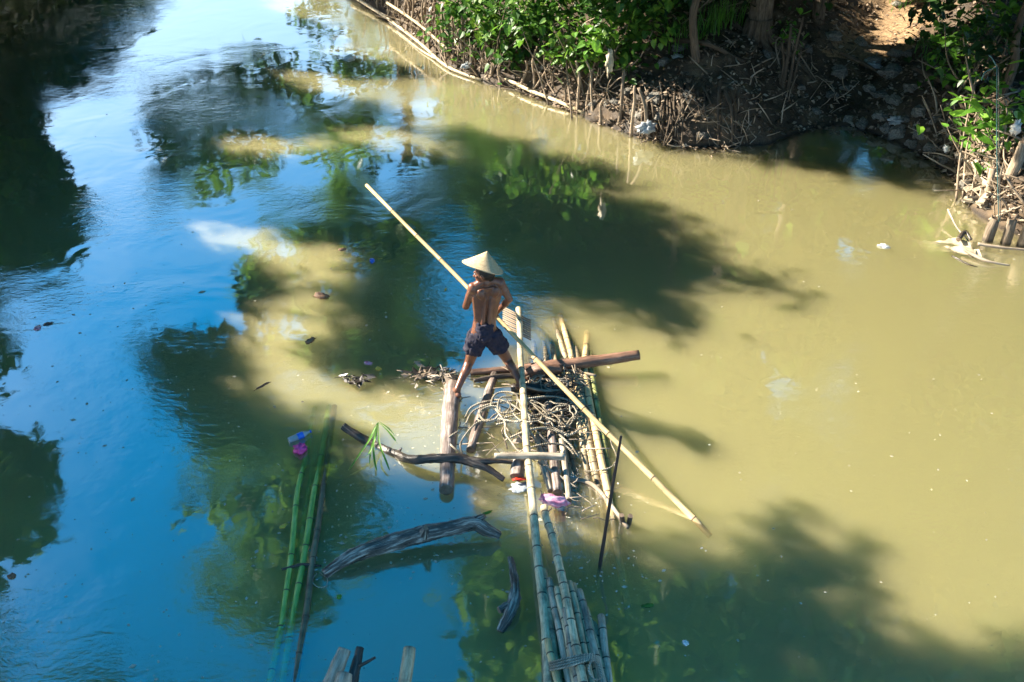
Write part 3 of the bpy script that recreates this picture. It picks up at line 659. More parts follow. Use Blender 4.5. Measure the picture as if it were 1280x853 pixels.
L1('log', 'narrow log with blackened top half between oar and raft culms', 'log', [(685, 502, .07), (690, 555, .07), (697, 616, .05)], [.042, .040, .040], 'log_worn', wob=.15, seed=35)
L1('log', 'thin pale log beside the blackened log on the raft', 'log', [(697, 498, .08), (703, 556, .07), (711, 626, .03)], [.026, .028, .026], 'white_wood', wob=.15, seed=37)
L1('stick', 'bleached crooked stick propped under the white stripped stick', 'stick', [(671, 545, .06), (678, 580, .07), (688, 614, .05)], [.026, .03, .024], 'white_wood', wob=.2, seed=39)
L1('log', 'black rotten log lying crossways under the right foot of the boatman', 'log', [(640, 486, .06), (668, 486, .09), (712, 494, .07)], [.05, .055, .045], 'dark_wet', wob=.35, seed=41)
L1('log', 'rough bark-covered stub tangled in cord on the reddish log', 'log', [(655, 470, .08), (676, 462, .15), (700, 462, .12)], [.05, .07, .05], 'bark_brown', wob=.35, seed=43)
L1('log', 'dark thin log crossing behind the feet of the boatman', 'log', [(592, 476, .03), (622, 471, .05), (652, 470, .05)], [.022, .03, .028], 'dark_wet', wob=.25, seed=45)
dw = MB()
log(gz((405, 718, .01), (444, 694, .08), (485, 680, .10), (527, 668, .12), (568, 660, .13), (594, 655, .14), (608, 662, .11), (625, 669, .05)), [.040, .055, .066, .070, .058, .058, .05, .03], 'drift', mb=dw, seed=51, wob=.3, n=18)
log(gz((590, 656, .14), (600, 649, .17), (606, 645, .2)), [.045, .035, .02], 'drift', mb=dw, seed=52, wob=.3)
log(gz((529, 668, .14), (532, 660, .24)), [.045, .02], 'drift', mb=dw, seed=53, wob=.3)
tag(dw.build('driftwood', [M['drift'], M['end_wood']], None, G(510, 680, 0)), 'largest driftwood trunk with worn silvery top and forked right end', 'driftwood')
d2 = MB()
log(gz((638, 698, .0), (644, 727, .05), (643, 748, .06), (636, 769, .05), (625, 790, -.01)), [.022, .034, .045, .045, .025], 'drift', mb=d2, seed=56, wob=.35)
log(gz((636, 758, .06), (624, 764, .06)), [.04, .028], 'drift', mb=d2, seed=57, wob=.35)
tag(d2.build('driftwood', [M['drift'], M['end_wood']], None, G(640, 740, 0)), 'small black knobbly driftwood left of the long oar', 'driftwood')
L1('stake', 'thin rusty dark stake leaning out of the water beside the raft', 'stake', [(743, 745, -.25), (750, 706, .0), (763, 625, .55), (776.5, 545, 1.05)], [.015, .015, .014, .010], 'iron', wob=.15, seed=61, n=8)
for i, (a, b) in enumerate([((779, 657), (777, 644)), ((786, 657), (788, 645))]):
    tag(log([G(*a, -.05), G(*b, .10)], [.018, .022], 'dark_wet', 'stub', n=8), ('left' if i == 0 else 'right') + ' one of two tiny black stubs poking up beside the rusty stake', 'stub')
# posts at the bottom edge
L1('post', 'thick cream peeled post at the bottom edge with a chopped top', 'post', [(431, 812, .35), (422, 834, .30), (404, 875, .2), (385, 920, .1)], [.045, .052, .054, .055], 'white_wood', wob=.16, seed=71)
L1('post', 'shorter white post end overlapping the cream post', 'post', [(431, 842, .42), (426, 862, .38), (415, 900, .3)], [.05, .058, .06], 'white_wood', wob=.12, seed=72)
bp = MB(); log(gz((450, 810, .30), (443, 842, .24), (432, 890, .12)), [.028, .036, .036], 'dark_wet', mb=bp, seed=73, wob=.25); log(gz((446, 834, .26), (458, 828, .30), (469, 822, .34)), [.014, .012, .008], 'dark_wet', mb=bp, seed=74)
tag(bp.build('post', [M['dark_wet'], M['end_wood']], None, G(443, 845, 0)), 'slim dark post with a black side twig behind the cream post', 'post')
L1('post', 'smooth grey white post standing alone at the bottom edge', 'post', [(512, 811, .40), (508, 840, .36), (500, 890, .28), (492, 940, .2)], [.042, .044, .045, .046], 'bamboo_pale', wob=.03, seed=75)

# sunken green culms on the left
so_ = G(390, 650, 0)
sunk = empty('sunken_bamboo', so_, 'four green bamboo culms lying just under the water left of the driftwood', 'bamboo')
for i, q in enumerate([[(394, 510, -.08), (382, 570, -.028), (372, 620, -.004), (358, 740, -.010), (336, 860, -.03)], [(412, 508, -.06), (398, 590, -.018), (386, 657, .0), (372, 740, -.008), (350, 870, -.04)],
                       [(418, 508, -.05), (405, 610, -.012), (392, 698, .005), (380, 780, -.003), (366, 870, -.02)], [(404, 520, -.12), (388, 600, -.07), (377, 680, -.06), (360, 800, -.08)]]):
    bamboo(gz(*[(a, b, c - .008) for a, b, c in q]), .028 - .003 * (i == 0), .027, 'bamboo_live' if i != 2 else 'bamboo', 'bamboo_pole', sunk, so_, sp=.44, seed=90 + i)
tag(log(gz((352, 712, .0), (378, 706, .012), (402, 708, .0)), [.010, .013, .008], 'dark_wet', 'stick', n=7), 'thin wet stick lying across the sunken green culms', 'stick')
hp = MB(); hp.tube(crom(gz((400, 716, .015), (409, 724, .0), (407, 733, .0), (397, 734, .0), (390, 726, .01), (396, 717, .015)), 5), .005, 6)
tag(hp.build('wire_loop', M['rope'], None, G(400, 725, 0)), 'small loop of thin wire at the tip of the largest driftwood', 'wire')

# ------------------------------------------------------------------ coiled rope
def rope(label, lines, r=.0095, mat='rope'):
    mb = MB(); o0 = G(*lines[0][0][:2], 0)
    rs = random.Random(len(label))
    for ln in lines:
        P = crom([G(400 + (a + rs.gauss(0, 4)) / 4, 440 + (b + rs.gauss(0, 4)) / 4, z * rs.uniform(.85, 1.1) + .025) for a, b, z in ln], 6)
        mb.tube(P, [r * rs.uniform(.85, 1.12) for _ in P], 6)
    return tag(mb.build('rope', M[mat], None, o0), label, 'rope')
rope('long loose coils of pale rope heaped between the two feet and the oar', [
 [(690, 400, .10), (650, 430, .08), (645, 465, .08), (680, 495, .10), (715, 515, .12), (705, 460, .12), (740, 395, .12), (800, 355, .12), (900, 345, .16), (990, 345, .18), (1060, 325, .15), (1130, 310, .14)],
 [(725, 360, .1), (770, 300, .12), (850, 260, .14), (950, 240, .15), (1050, 230, .17), (1150, 220, .16), (1230, 235, .12), (1280, 280, .1), (1275, 340, .08), (1230, 350, .08), (1205, 310, .1), (1200, 270, .12)],
 [(800, 290, .13), (860, 275, .14), (905, 310, .15), (930, 350, .15), (925, 400, .12), (950, 450, .12), (990, 490, .16), (1030, 505, .18)],
 [(880, 300, .13), (850, 270, .16), (870, 215, .15), (930, 195, .15), (985, 225, .17), (975, 290, .17), (920, 310, .15), (890, 280, .14), (900, 230, .17), (960, 215, .17)],
 [(800, 310, .14), (830, 340, .15), (885, 335, .16), (900, 290, .15), (860, 275, .17), (815, 285, .15), (795, 320, .12), (830, 350, .14), (930, 330, .16), (1020, 300, .18)],
 [(980, 235, .18), (1040, 310, .19), (1100, 335, .14), (1170, 300, .14), (1240, 285, .12), (1300, 250, .1)],
 [(1060, 390, .15), (1120, 378, .14), (1190, 390, .13), (1250, 410, .1), (1300, 380, .08), (1330, 372, .06)],
 [(720, 330, .1), (750, 280, .12), (820, 250, .13), (900, 240, .15), (960, 262, .16), (1010, 300, .19), (1050, 330, .17), (1040, 380, .17), (1075, 440, .12), (1080, 480, .12)],
 [(880, 370, .12), (950, 345, .15), (1000, 350, .18), (1090, 340, .15), (1150, 350, .13), (1190, 400, .12), (1225, 440, .1), (1260, 480, .08), (1290, 530, .04)],
 [(900, 500, .1), (980, 495, .14), (1060, 480, .17), (1150, 455, .14), (1220, 470, .1), (1275, 520, .06)],
 [(930, 440, .1), (1000, 410, .14), (1060, 385, .17), (1160, 380, .14), (1240, 420, .1)]])
rope('second heap of thinner beige rope loops on the right half of the raft', [
 [(1020 + 90 * math.cos(t * 1.9) + 14 * t, 300 + 55 * math.sin(t * 2.0 + .4), .17 + .02 * math.sin(t * 3)) for t in np.linspace(0, 9, 40)],
 [(860 + 80 * math.cos(t * 1.7 + 1) + 5 * t, 300 + 50 * math.sin(t * 1.8), .13 + .02 * math.cos(t * 2)) for t in np.linspace(0, 8, 36)],
 [(1180 + 70 * math.cos(t * 1.8) + 4 * t, 300 + 60 * math.sin(t * 1.6 + .8) + 4 * t, .12 + .02 * math.cos(t * 2)) for t in np.linspace(0, 8, 36)]], r=.0072)
rope('thin pale cord trailing in an arc from the raft to the rusty stake', [
 [(1200, 320, .12), (1240, 270, .1), (1290, 250, .09), (1330, 262, .08), (1360, 300, .06), (1370, 350, .05), (1400, 390, .05), (1440, 420, .05), (1460, 470, .05), (1482, 520, .04), (1470, 560, .04), (1425, 590, .03), (1360, 600, .02), (1320, 595, -.01)]], r=.006)
rope('frayed cord knotted around the bark-covered stub', [
 [(1050, 140, .2), (1080, 110, .22), (1110, 120, .2), (1090, 150, .2), (1060, 150, .2), (1075, 125, .24), (1120, 115, .2)],
 [(1150, 160, .12), (1200, 140, .16), (1240, 165, .14), (1190, 190, .12), (1130, 180, .12), (1170, 150, .16), (1230, 130, .14)],
 [(1100, 100, .22), (1098, 160, .14), (1110, 190, .12)], [(1140, 110, .2), (1180, 165, .12), (1260, 150, .1)]], r=.006)
for lab, ln, r in (('thin white twig slanting down from the white stick toward the raft culms', [(1090, 550, .1), (1180, 610, .08), (1285, 680, .03)], .012),
                   ('brown strip of torn reed beside the black rotten log', [(1030, 175, .14), (1120, 195, .14), (1230, 190, .12)], .014)):
    tag(log([G(400 + a / 4, 440 + b / 4, z) for a, b, z in ln], [r, r, r * .6], 'white_wood' if 'white' in lab else 'twig', 'twig', n=6, seed=3), lab, 'twig')
def heap(name, label, cat, mat, cx, cy, w_, h_, n, z=.02, ln=.12, r=.006, seed=0, flat=True):
    rs = random.Random(seed); mb = MB(); c = G(cx, cy, z)
    for k in range(n):
        p = G(cx + rs.gauss(0, w_ / 2), cy + rs.gauss(0, h_ / 2), z); a = rs.uniform(0, 6.28); L = ln * rs.uniform(.4, 1.4)
        d = np.array([math.cos(a), math.sin(a), rs.uniform(-.25, .35)]) * L
        if flat and rs.random() < .5:
            s = np.array([-math.sin(a), math.cos(a), rs.uniform(-.5, .5)]) * L * .25; b = len(mb.v)
            mb.v += [Vector(p - d / 2), Vector(p + s), Vector(p + d / 2 + (0, 0, .015)), Vector(p - s)]; mb.face((b, b + 1, b + 2, b + 3), 0, smooth=False)
        else: mb.tube([p - d / 2, p + np.array([0, 0, L * .1]), p + d / 2], [r, r * 1.1, r * .5], 5)
    o = mb.build(name, M[mat], None, c); return o
for i, (nm, lab, mt, x, y, a, b, n) in enumerate([
 ('debris_heap', 'dark clot of dead leaves drifting left of the boatman', 'dark_wet', 446, 474, 20, 7, 26),
 ('debris_heap', 'pale torn leaf sheaths drifting against the thick log', 'litter', 534, 470, 32, 12, 44),
 ('debris_heap', 'black curled husks on top of the drifting leaf sheaths', 'dark_wet', 541, 466, 22, 9, 30),
 ('debris_heap', 'straw and husk litter caught under the crossing pole', 'litter', 688, 482, 40, 14, 70),
 ('debris_heap', 'wood chips stuck between the ropes and the raft culms', 'litter', 680, 530, 34, 34, 46),
 ('debris_heap', 'black mulch packed between the oar and the blackened log', 'dark_wet', 676, 520, 24, 50, 70)]):
    tag(heap(nm, lab, 'debris', mt, x, y, a, b, n, z=.035 if i < 3 else .05, seed=i), lab, kind='stuff')

def raft_twigs(label, cx, cy, w_, h_, n, mat, seed, ln=.22, r=.006, z0=.03, z1=.13):
    rs = random.Random(seed); mb = MB()
    for k in range(n):
        z = rs.uniform(z0, z1); p = G(cx + rs.uniform(-w_, w_), cy + rs.uniform(-h_, h_), z); a = rs.gauss(.2, .8) + (1.57 if rs.random() < .4 else 0); L = ln * rs.uniform(.3, 1.7); q = np.array([math.cos(a), math.sin(a), rs.uniform(-.12, .2)]) * L; q2 = q * .5 + np.array([rs.gauss(0, .12), rs.gauss(0, .12), .03]) * L
        rr = r * rs.uniform(.5, 1.6); mb.tube([p, p + q2, p + q], [rr, rr * .9, rr * .5], 5)
    tag(mb.build('brushwood', M[mat]), label, kind='stuff')
raft_twigs('black wet twigs matted between the raft culms', 682, 500, 34, 26, 110, 'dark_wet', 1)
raft_twigs('pale dead twigs matted between the raft culms', 684, 520, 34, 50, 34, 'twig', 2)
raft_twigs('brown twigs washed against the crossing pole', 690, 468, 36, 10, 60, 'twig', 3, ln=.18)
raft_twigs('thin dead sticks lying across the ropes and logs', 620, 520, 60, 50, 24, 'twig', 6, ln=.26, r=.005, z0=.0, z1=.05)
raft_twigs('sticks and reeds lodged among the lower raft culms', 715, 590, 40, 60, 26, 'litter', 7, ln=.24, r=.005, z0=.0, z1=.05)
raft_twigs('twigs adrift behind the crossing pole', 560, 470, 50, 7, 26, 'dark_wet', 4, ln=.16, z0=.0, z1=.02)
# ------------------------------------------------------------------ plastic rubbish and grass
def blob(name, label, cat, mat, px, py, z, size, rot=0, seed=0, crum=.35, parent=None, org=None):
    """a crumpled bag: pinched, creased lump"""
    mb = MB(); c = Vector(G(px, py, z)); n, m = 22, 14
    Rz = Matrix.Rotation(rot, 3, 'Z')
    for i in range(m + 1):
        th = math.pi * i / m
        for j in range(n):
            a = 2 * math.pi * j / n; d = Vector((math.sin(th) * math.cos(a), math.sin(th) * math.sin(a), math.cos(th)))
            q = 1 + crum * (mnoise.noise(d * 2.2 + Vector((seed, 0, 0))) + .8 * abs(mnoise.noise(d * 5 + Vector((0, seed, 0)))) - .3)
            mb.v.append(c + Rz @ Vector((d.x * size[0] * q, d.y * size[1] * q, d.z * size[2] * q)))
    for i in range(m):
        for j in range(n):
            j2 = (j + 1) % n; mb.face((i * n + j, (i + 1) * n + j, (i + 1) * n + j2, i * n + j2))
    o = mb.build(name, M[mat], parent, c if org is None else org)
    if label: tag(o, label, cat)
    return o
blob('plastic_bag', 'crumpled bright pink plastic bag floating below the bottle', 'plastic bag', 'pink', 375.5, 562, .02, (.062, .06, .045), .4, 3, .8)
pb = blob('plastic_bag', 'pink and white soaked plastic bag beside the long oar', 'plastic bag', 'pinkwhite', 692, 626, .08, (.13, .055, .05), -.25, 5, .35)
blob('plastic_bag', 'small piece of red plastic left of the long oar', 'plastic bag', 'red', 651, 599, .06, (.07, .02, .012), .1, 8, .6)
blob('plastic_bag', 'cloudy clear plastic sheet drifting under the red plastic', 'plastic bag', 'clear', 650, 609, .01, (.085, .07, .012), .5, 9, .5)
bt = empty('plastic_bottle', G(373, 547, .02), 'blue and clear plastic bottle floating by the sunken green culms', 'bottle')
bto = np.array(bt.location); a_, b_ = G(361, 551, .02), G(387, 540, .03); dv = (b_ - a_) / np.linalg.norm(b_ - a_)
mbb = MB(); LL = np.linalg.norm(b_ - a_)
prof = [(0, .020), (.02, .030), (.3, .031), (.34, .028), (.38, .031), (.68, .031), (.84, .020), (.9, .012), (1, .012)]
mbb.tube([a_ + dv * LL * t for t, r in prof], [r for t, r in prof], 14); mbb.build('body', M['clear'], bt, bto)
mbb = MB(); mbb.tube([a_ + dv * LL * t for t in (.40, .50, .68)], .0325, 14, caps=(0, 0)); mbb.build('label', M['blue'], bt, bto)
mbb = MB(); mbb.tube([a_ + dv * LL * t for t in (1.0, 1.07)], .0145, 12); mbb.build('cap', M['blue'], bt, bto)
gr = empty('reed_tuft', G(473, 530, .08), 'tuft of bright green reed blades drooping over the dark branch', 'grass')
gro = np.array(gr.location)
for i, q in enumerate([[(473, 528), (465, 545), (450, 567), (436, 588)], [(473, 528), (468, 548), (462, 565), (456, 572)], [(472, 528), (467, 552), (468, 575), (471, 588)], [(473, 528), (474, 553), (482, 575), (487, 588)],
                       [(473, 528), (484, 538), (493, 549), (497, 555)], [(474, 527), (486, 536), (494, 545)], [(472, 528), (466, 540), (458, 556)], [(473, 528), (470, 545), (464, 560), (462, 580)]]):
    mb = MB(); P = crom([G(a, b, .16 - .13 * (k / (len(q) - 1)) ** 1.5) for k, (a, b) in enumerate(q)], 5); k = len(P)
    for j, p in enumerate(P):
        t = (P[min(j + 1, k - 1)] - P[max(j - 1, 0)]); s = np.cross(t, (0, 0, 1)); s /= np.linalg.norm(s); wd = .009 * math.sin(math.pi * (.12 + .88 * (1 - j / (k - 1)) ** .8 * .95))
        mb.v += [Vector(p - s * wd), Vector(p + np.array([0, 0, -.004])), Vector(p + s * wd)]
    for j in range(k - 1):
        b = j * 3; mb.face((b, b + 1, b + 4, b + 3)); mb.face((b + 1, b + 2, b + 5, b + 4))
    mb.build('blade', M['grass'], gr, gro)
for lab, mt, x, y, s in (
 ('white plastic bag with a green corner drifting near the far bank', 'white_pl', 437, 73, (.12, .08, .05)), ('orange brown shred with a pale underside in the upper sunlit patch', 'brown_leaf', 401, 370, (.095, .055, .03)),
 ('pinkish brown scrap on the bright white sun streak', 'brown_leaf', 388, 426, (.07, .03, .02)), ('white crumpled scrap adrift above the boatman', 'white_pl', 444, 318, (.05, .035, .02)),
 ('dark blue wrapper floating right of the white scrap', 'blue', 465, 326, (.05, .03, .02)), ('tiny brown scrap left of the white scrap', 'brown_leaf', 428, 312, (.05, .03, .015)),
 ('faded pink scrap floating on the blue water at far left', 'pinkwhite', 47, 410, (.055, .035, .012)), ('dark flat scrap beside the faded pink scrap', 'dark_wet', 60, 405, (.05, .03, .01)),
 ('white lump floating alone on the sunlit water at right', 'white_pl', 1105, 308, (.07, .04, .025)), ('small white lid floating at the lower right', 'white_pl', 857, 804, (.022, .022, .01)),
 ('red and white wrapper near the drifting leaf sheaths', 'pinkwhite', 460, 454, (.045, .03, .012)), ('yellow leaf beside the red and white wrapper', 'yellow_leaf', 473, 461, (.035, .03, .008)),
 ('orange yellow leaf left of the sunken green culms', 'yellow_leaf', 354, 658, (.035, .02, .007)), ('pale brown leaf at the lower left edge', 'brown_leaf', 15, 720, (.035, .03, .008)),
 ('bright green leaf scrap floating at the lower right', 'grass', 809, 757, (.02, .05, .01)), ('green seedling leaf floating above the fork of the largest driftwood', 'grass', 609, 641, (.015, .045, .01)),
 ('tan leaf floating just above the tip of the punting pole', 'yellow_leaf', 557, 362, (.035, .012, .006)), ('tiny lime green fruit below the largest driftwood', 'grass', 424, 746, (.02, .02, .015)),
 ('grey stick end floating under the left sun streak', 'dark_wet', 329, 482, (.09, .012, .01))):
    nm = 'fallen_leaf' if 'leaf' in lab else 'floating_litter'
    blob(nm, lab, 'leaf' if 'leaf' in lab else 'litter', mt, x, y, .004, s, rot=(x * .37) % 3.1, seed=x % 17, crum=.6)
# specks of pollen and dust on the water
n = 1700; px = rng.uniform(-10, 1290, n); py = rng.uniform(60, 853, n) ; keep = rng.random(n) < np.where(px < 640, .9, .35); px = px[keep]; py = py[keep]
P = np.array([G(a, b, .003) for a, b in zip(px, py)]); P = P[sdist(P[:, 0], P[:, 1]) < -.1]; n = len(P)
cx_ = [(445, 694, 150, 30), (560, 540, 60, 90), (690, 560, 70, 130), (740, 720, 60, 90), (400, 640, 60, 150), (600, 470, 120, 25)]
E_ = np.concatenate([np.array([G(cx + rng.normal() * a_ * .6, cy + rng.normal() * b_ * .6, .003) for _ in range(130)]) for cx, cy, a_, b_ in cx_]); P = np.concatenate([P, E_]); n = len(P)
a = rng.uniform(0, 6.28, n); L = rng.gamma(1.4, .0038, n)[:, None] + .003
D = np.stack([np.cos(a), np.sin(a), 0 * a], 1) * L; S = np.stack([-np.sin(a), np.cos(a), 0 * a], 1) * L * .6
Vv = np.stack([P - D, P - S, P + D, P + S], 1).reshape(-1, 3)
tag(fastmesh('floating_specks', Vv, np.arange(len(Vv)).reshape(-1, 4), M['speck']), 'fine pale specks scattered over the water', 'specks', kind='stuff')

# ================================================================== THE BOATMAN
def build_person():
    ym = 8.02
    J = dict(head=A(605, 342, ym + .01), neck=A(608, 351, ym), lsh=A(591, 360, ym - .01), rsh=A(625, 353.5, ym + .05), lel=A(582.5, 383, ym + .04), rel=A(636.5, 374, ym + .04),
             chest=A(608, 366, ym + .03), waist=A(606, 397, ym + .01), pel=A(605, 412, ym), lhip=A(597, 420, ym), rhip=A(614, 418, ym + .02),
             lkn=A(587, 452, ym + .02), rkn=A(634, 449, ym + .07), lank=G(571.5, 487, .17), rank=G(649, 476, .20))
    Bp = G(866, 648, 0); Q = A(602, 378, 8.38); dr = (Q - Bp)
    lh = Bp + dr * 1.055; rh = Bp + dr * .93; ax = Vector(dr).normalized()
    root = empty('person', (J['pel'][0], J['pel'][1], .12), 'barefoot bare-chested person in dark shorts poling the raft with back turned', 'person')
    org = np.array(root.location)
    b = MB(); V_ = lambda k: Vector(J[k]); up = Vector((0, 0, 1))
    X = (V_('rsh') - V_('lsh')).normalized(); Yb = up.cross(X).normalized()      # Yb = away from camera (his front)
    # torso: stacked flattened sections
    secs = [('pel', .115, .085, 0), ('waist', .108, .072, 0)]
    sp = [V_('pel') + up * -.06, V_('pel') + up * .02, V_('waist'), V_('waist') * .6 + V_('chest') * .4, V_('chest') + up * -.03, V_('chest') + up * .035, V_('neck') + up * -.05]
    rw = [.115, .118, .106, .118, .142, .150, .085]; rd = [.085, .088, .072, .080, .092, .090, .060]
    base = len(b.v); n = 24
    P = crom([np.array(p) for p in sp], 5); q = np.linspace(0, len(sp) - 1, len(P)); RW = np.interp(q, range(len(rw)), rw); RD = np.interp(q, range(len(rd)), rd)
    for i, p in enumerate(P):
        for j in range(n):
            a = 2 * math.pi * j / n; c, s = math.cos(a), math.sin(a)
            x = math.copysign(abs(c) ** .85, c) * RW[i]; y = math.copysign(abs(s) ** .85, s) * RD[i]
            if s < 0:                                                    # spine groove on the back
                y += .026 * math.exp(-(x / .016) ** 2) * min(1, max(.0, (len(P) - i) / len(P) * 1.6))
            b.v.append(Vector(p) + X * x + Yb * y)
    for i in range(len(P) - 1):
        for j in range(n):
            j2 = (j + 1) % n; b.face((base + i * n + j, base + i * n + j2, base + (i + 1) * n + j2, base + (i + 1) * n + j))
    b.face([base + j for j in range(n)][::-1]); b.face([base + (len(P) - 1) * n + j for j in range(n)])
    # shoulder girdle, shoulder blades, lats, erectors
    for s, k, el, hd in ((-1, 'lsh', 'lel', lh), (1, 'rsh', 'rel', rh)):
        sh = V_(k); e = V_(el); h = Vector(hd)
        b.cap(V_('neck') + up * .005, sh + X * (-s * .02) + up * .008, .036, .046)
        b.ell(sh + up * -.008, (.052, .054, .060))
        sc_ = V_('chest') + X * (s * .068) - Yb * .072 + up * .035
        b.ell(sc_ - Yb * .008, (.042, .024, .058), Matrix.Rotation(s * .35, 3, 'Y'))
        b.cap(V_('chest') + X * (s * .108) - Yb * .025 + up * .0, V_('waist') + X * (s * .078) - Yb * .02, .042, .028)
        b.cap(V_('chest') + X * (s * .030) - Yb * .070 + up * -.02, V_('pel') + X * (s * .030) - Yb * .062 + up * .03, .020, .024)
        b.cap(sh, e, .046, .034); b.ell(sh.lerp(e, .45), (.043, .044, .062), (e - sh).to_track_quat('Z', 'Y').to_matrix())
        wr = h - (h - e).normalized() * .055
        b.cap(e, wr, .036, .022); b.ell(e.lerp(wr, .28), (.038, .038, .06), (wr - e).to_track_quat('Z', 'Y').to_matrix())
        # hand: palm behind the pole, four fingers over it, thumb from the side
        back = -(ax.cross(X)).normalized(); side = (h - e).normalized(); side = (side - ax * side.dot(ax)).normalized(); n2 = ax.cross(side)
        pc = h - side * .022; b.cap(wr, pc - side * .012, .021, .022)
        b.cap(pc - ax * .024, pc + ax * .024, .020, .020)
        for f in range(4):
            o_ = ax * ((f - 1.5) * .0205); r = .0088 - .0008 * (f == 3); l_ = 1 - .12 * abs(f - 1.2)
            p0 = pc + o_ + n2 * .012; p1 = h + o_ + n2 * (.032 * l_) + side * .004; p2 = h + o_ + side * (.031 * l_) + n2 * .012; p3 = h + o_ + side * .024 - n2 * .014
            b.cap(p0, p1, r * 1.1, r, 10); b.cap(p1, p2, r, r * .92, 10); b.cap(p2, p3, r * .92, r * .8, 10)
        t0 = pc - ax * .03 - n2 * .004; t1 = h - ax * .034 - n2 * .028; t2 = h - ax * .022 + side * .022 - n2 * .03
        b.cap(t0, t1, .0125, .011, 10); b.cap(t1, t2, .0105, .009, 10)
    # neck and head (turned left, looking down along the pole)
    Hc = V_('head'); b.cap(V_('neck') - up * .02, Hc - up * .04, .046, .044)
    face = Vector((-.93, .30, -.20)).normalized(); sd = face.cross(up).normalized(); hu = sd.cross(face).normalized()
    Rm = Matrix((sd, face, hu)).transposed()
    b.ell(Hc + hu * .02 - face * .012, (.074, .092, .088), Rm); b.ell(Hc - hu * .035 + face * .022, (.056, .066, .062), Rm)
    b.cap(Hc - hu * .075 + face * .050, Hc - hu * .078 + face * .062, .020, .018)                   # chin
    b.cap(Hc + face * .082 + hu * .008, Hc + face * .104 - hu * .022, .009, .013, 10)                # nose
    for s in (-1, 1):
        b.ell(Hc - hu * .020 + sd * (s * .010) + face * .096, (.010, .010, .007), Rm)                # nostril wings
        b.ell(Hc + sd * (s * .027) + face * .080 + hu * .030, (.020, .010, .007), Rm)                # brow
        b.ell(Hc + sd * (s * .040) + face * .060 - hu * .012, (.020, .020, .020), Rm)                # cheekbone
        b.ell(Hc + sd * (s * .073) - face * .010 - hu * .004, (.010, .019, .031), Rm)                # ear
    b.ell(Hc + face * .086 - hu * .046, (.024, .010, .006), Rm); b.ell(Hc + face * .083 - hu * .057, (.021, .010, .007), Rm)   # lips
    # legs
    for s, hp_, kn, an, toe in ((-1, 'lhip', 'lkn', 'lank', (-.075, .175)), (1, 'rhip', 'rkn', 'rank', (.075, .165))):
        h, k_, a_ = V_(hp_), V_(kn), V_(an)
        b.cap(h, k_, .080, .050); b.cap(k_, a_, .048, .031)
        b.ell(k_.lerp(a_, .28) - Yb * .016, (.046, .046, .085), (a_ - k_).to_track_quat('Z', 'Y').to_matrix())
        b.ell(h.lerp(k_, .4) + Yb * .014, (.070, .070, .12), (k_ - h).to_track_quat('Z', 'Y').to_matrix())
        td = Vector((toe[0], toe[1], 0)).normalized(); ts = Vector((td.y, -td.x, 0)); fl = a_ - up * .055
        b.ell(fl - td * .028 + up * .006, (.030, .034, .034), n=14)                                  # heel
        b.cap(a_ - up * .012, fl + td * .09 - up * .002, .031, .022, ecc=(1.15, .9)); b.cap(fl - td * .01 - up * .010, fl + td * .12 - up * .012, .027, .022, ecc=(1.25, .75))
        for t in range(5):
            oo_ = (t - 2) * .0165 * (1 if s > 0 else 1); L = .185 - .010 * (t if s > 0 else 4 - t); rr_ = .0125 if (t == 0 and s > 0) or (t == 4 and s < 0) else .0088
            b.cap(fl + td * .120 + ts * oo_ * .9 - up * .014, fl + td * L + ts * oo_ - up * .020, rr_, rr_ * .9, 10)
    ob = b.build('body', M['skin'], None, org)
    md = ob.modifiers.new('r', 'REMESH'); md.mode = 'VOXEL'; md.voxel_size = .0055; md.use_smooth_shade = True
    sm = ob.modifiers.new('s', 'SMOOTH'); sm.factor = .5; sm.iterations = 3
    dg = bpy.context.evaluated_depsgraph_get(); me = bpy.data.meshes.new_from_object(ob.evaluated_get(dg)); ob.modifiers.clear(); ob.data = me
    if not me.materials: me.materials.append(M['skin'])
    ob.location = (0, 0, 0); ob.parent = root
    # shorts
    c = MB(); pc = V_('pel')
    wst = V_('waist') + up * -.025
    c.tube([wst, wst - up * .03, pc, pc - up * .05, pc - up * .085], [.112, .118, .128, .128, .10], 26, ecc=(1, .78))
    for s, hp_, kn in ((-1, 'lhip', 'lkn'), (1, 'rhip', 'rkn')):
        h, k_ = V_(hp_), V_(kn); e = h.lerp(k_, .58); c.tube([h + up * .05, h, h.lerp(e, .5), e], [.085, .100, .098, .092], 20)
        c.ell(h - Yb * .03, (.082, .074, .085))
    so2 = c.build('shorts', M['shorts'], None, org)
    md = so2.modifiers.new('r', 'REMESH'); md.mode = 'VOXEL'; md.voxel_size = .007; md.use_smooth_shade = True
    sm = so2.modifiers.new('s', 'SMOOTH'); sm.factor = .5; sm.iterations = 2
    dg = bpy.context.evaluated_depsgraph_get(); me = bpy.data.meshes.new_from_object(so2.evaluated_get(dg)); so2.modifiers.clear(); so2.data = me
    if not me.materials: me.materials.append(M['shorts'])
    cen = Vector(pc) - Vector(org)
    for v in me.vertices:                                              # cloth folds fanning from the crotch and waist
        p = v.co - cen; f = math.sin(p.x * 55 + p.z * 60 + 3 * mnoise.noise(p * 14)) * .006 + abs(mnoise.noise(p * 20)) * .016 + mnoise.noise(p * 9) * .010
        v.co += v.normal * f
    so2.location = (0, 0, 0); so2.parent = root
    # hair
    hr = MB(); hr.ell(Hc + hu * .024 - face * .030, (.082, .088, .090), Rm); hr.cap(Hc - hu * .05 - face * .055, Hc - hu * .01 - face * .06, .034, .05)
    hr.build('hair', M['hair'], root, org)
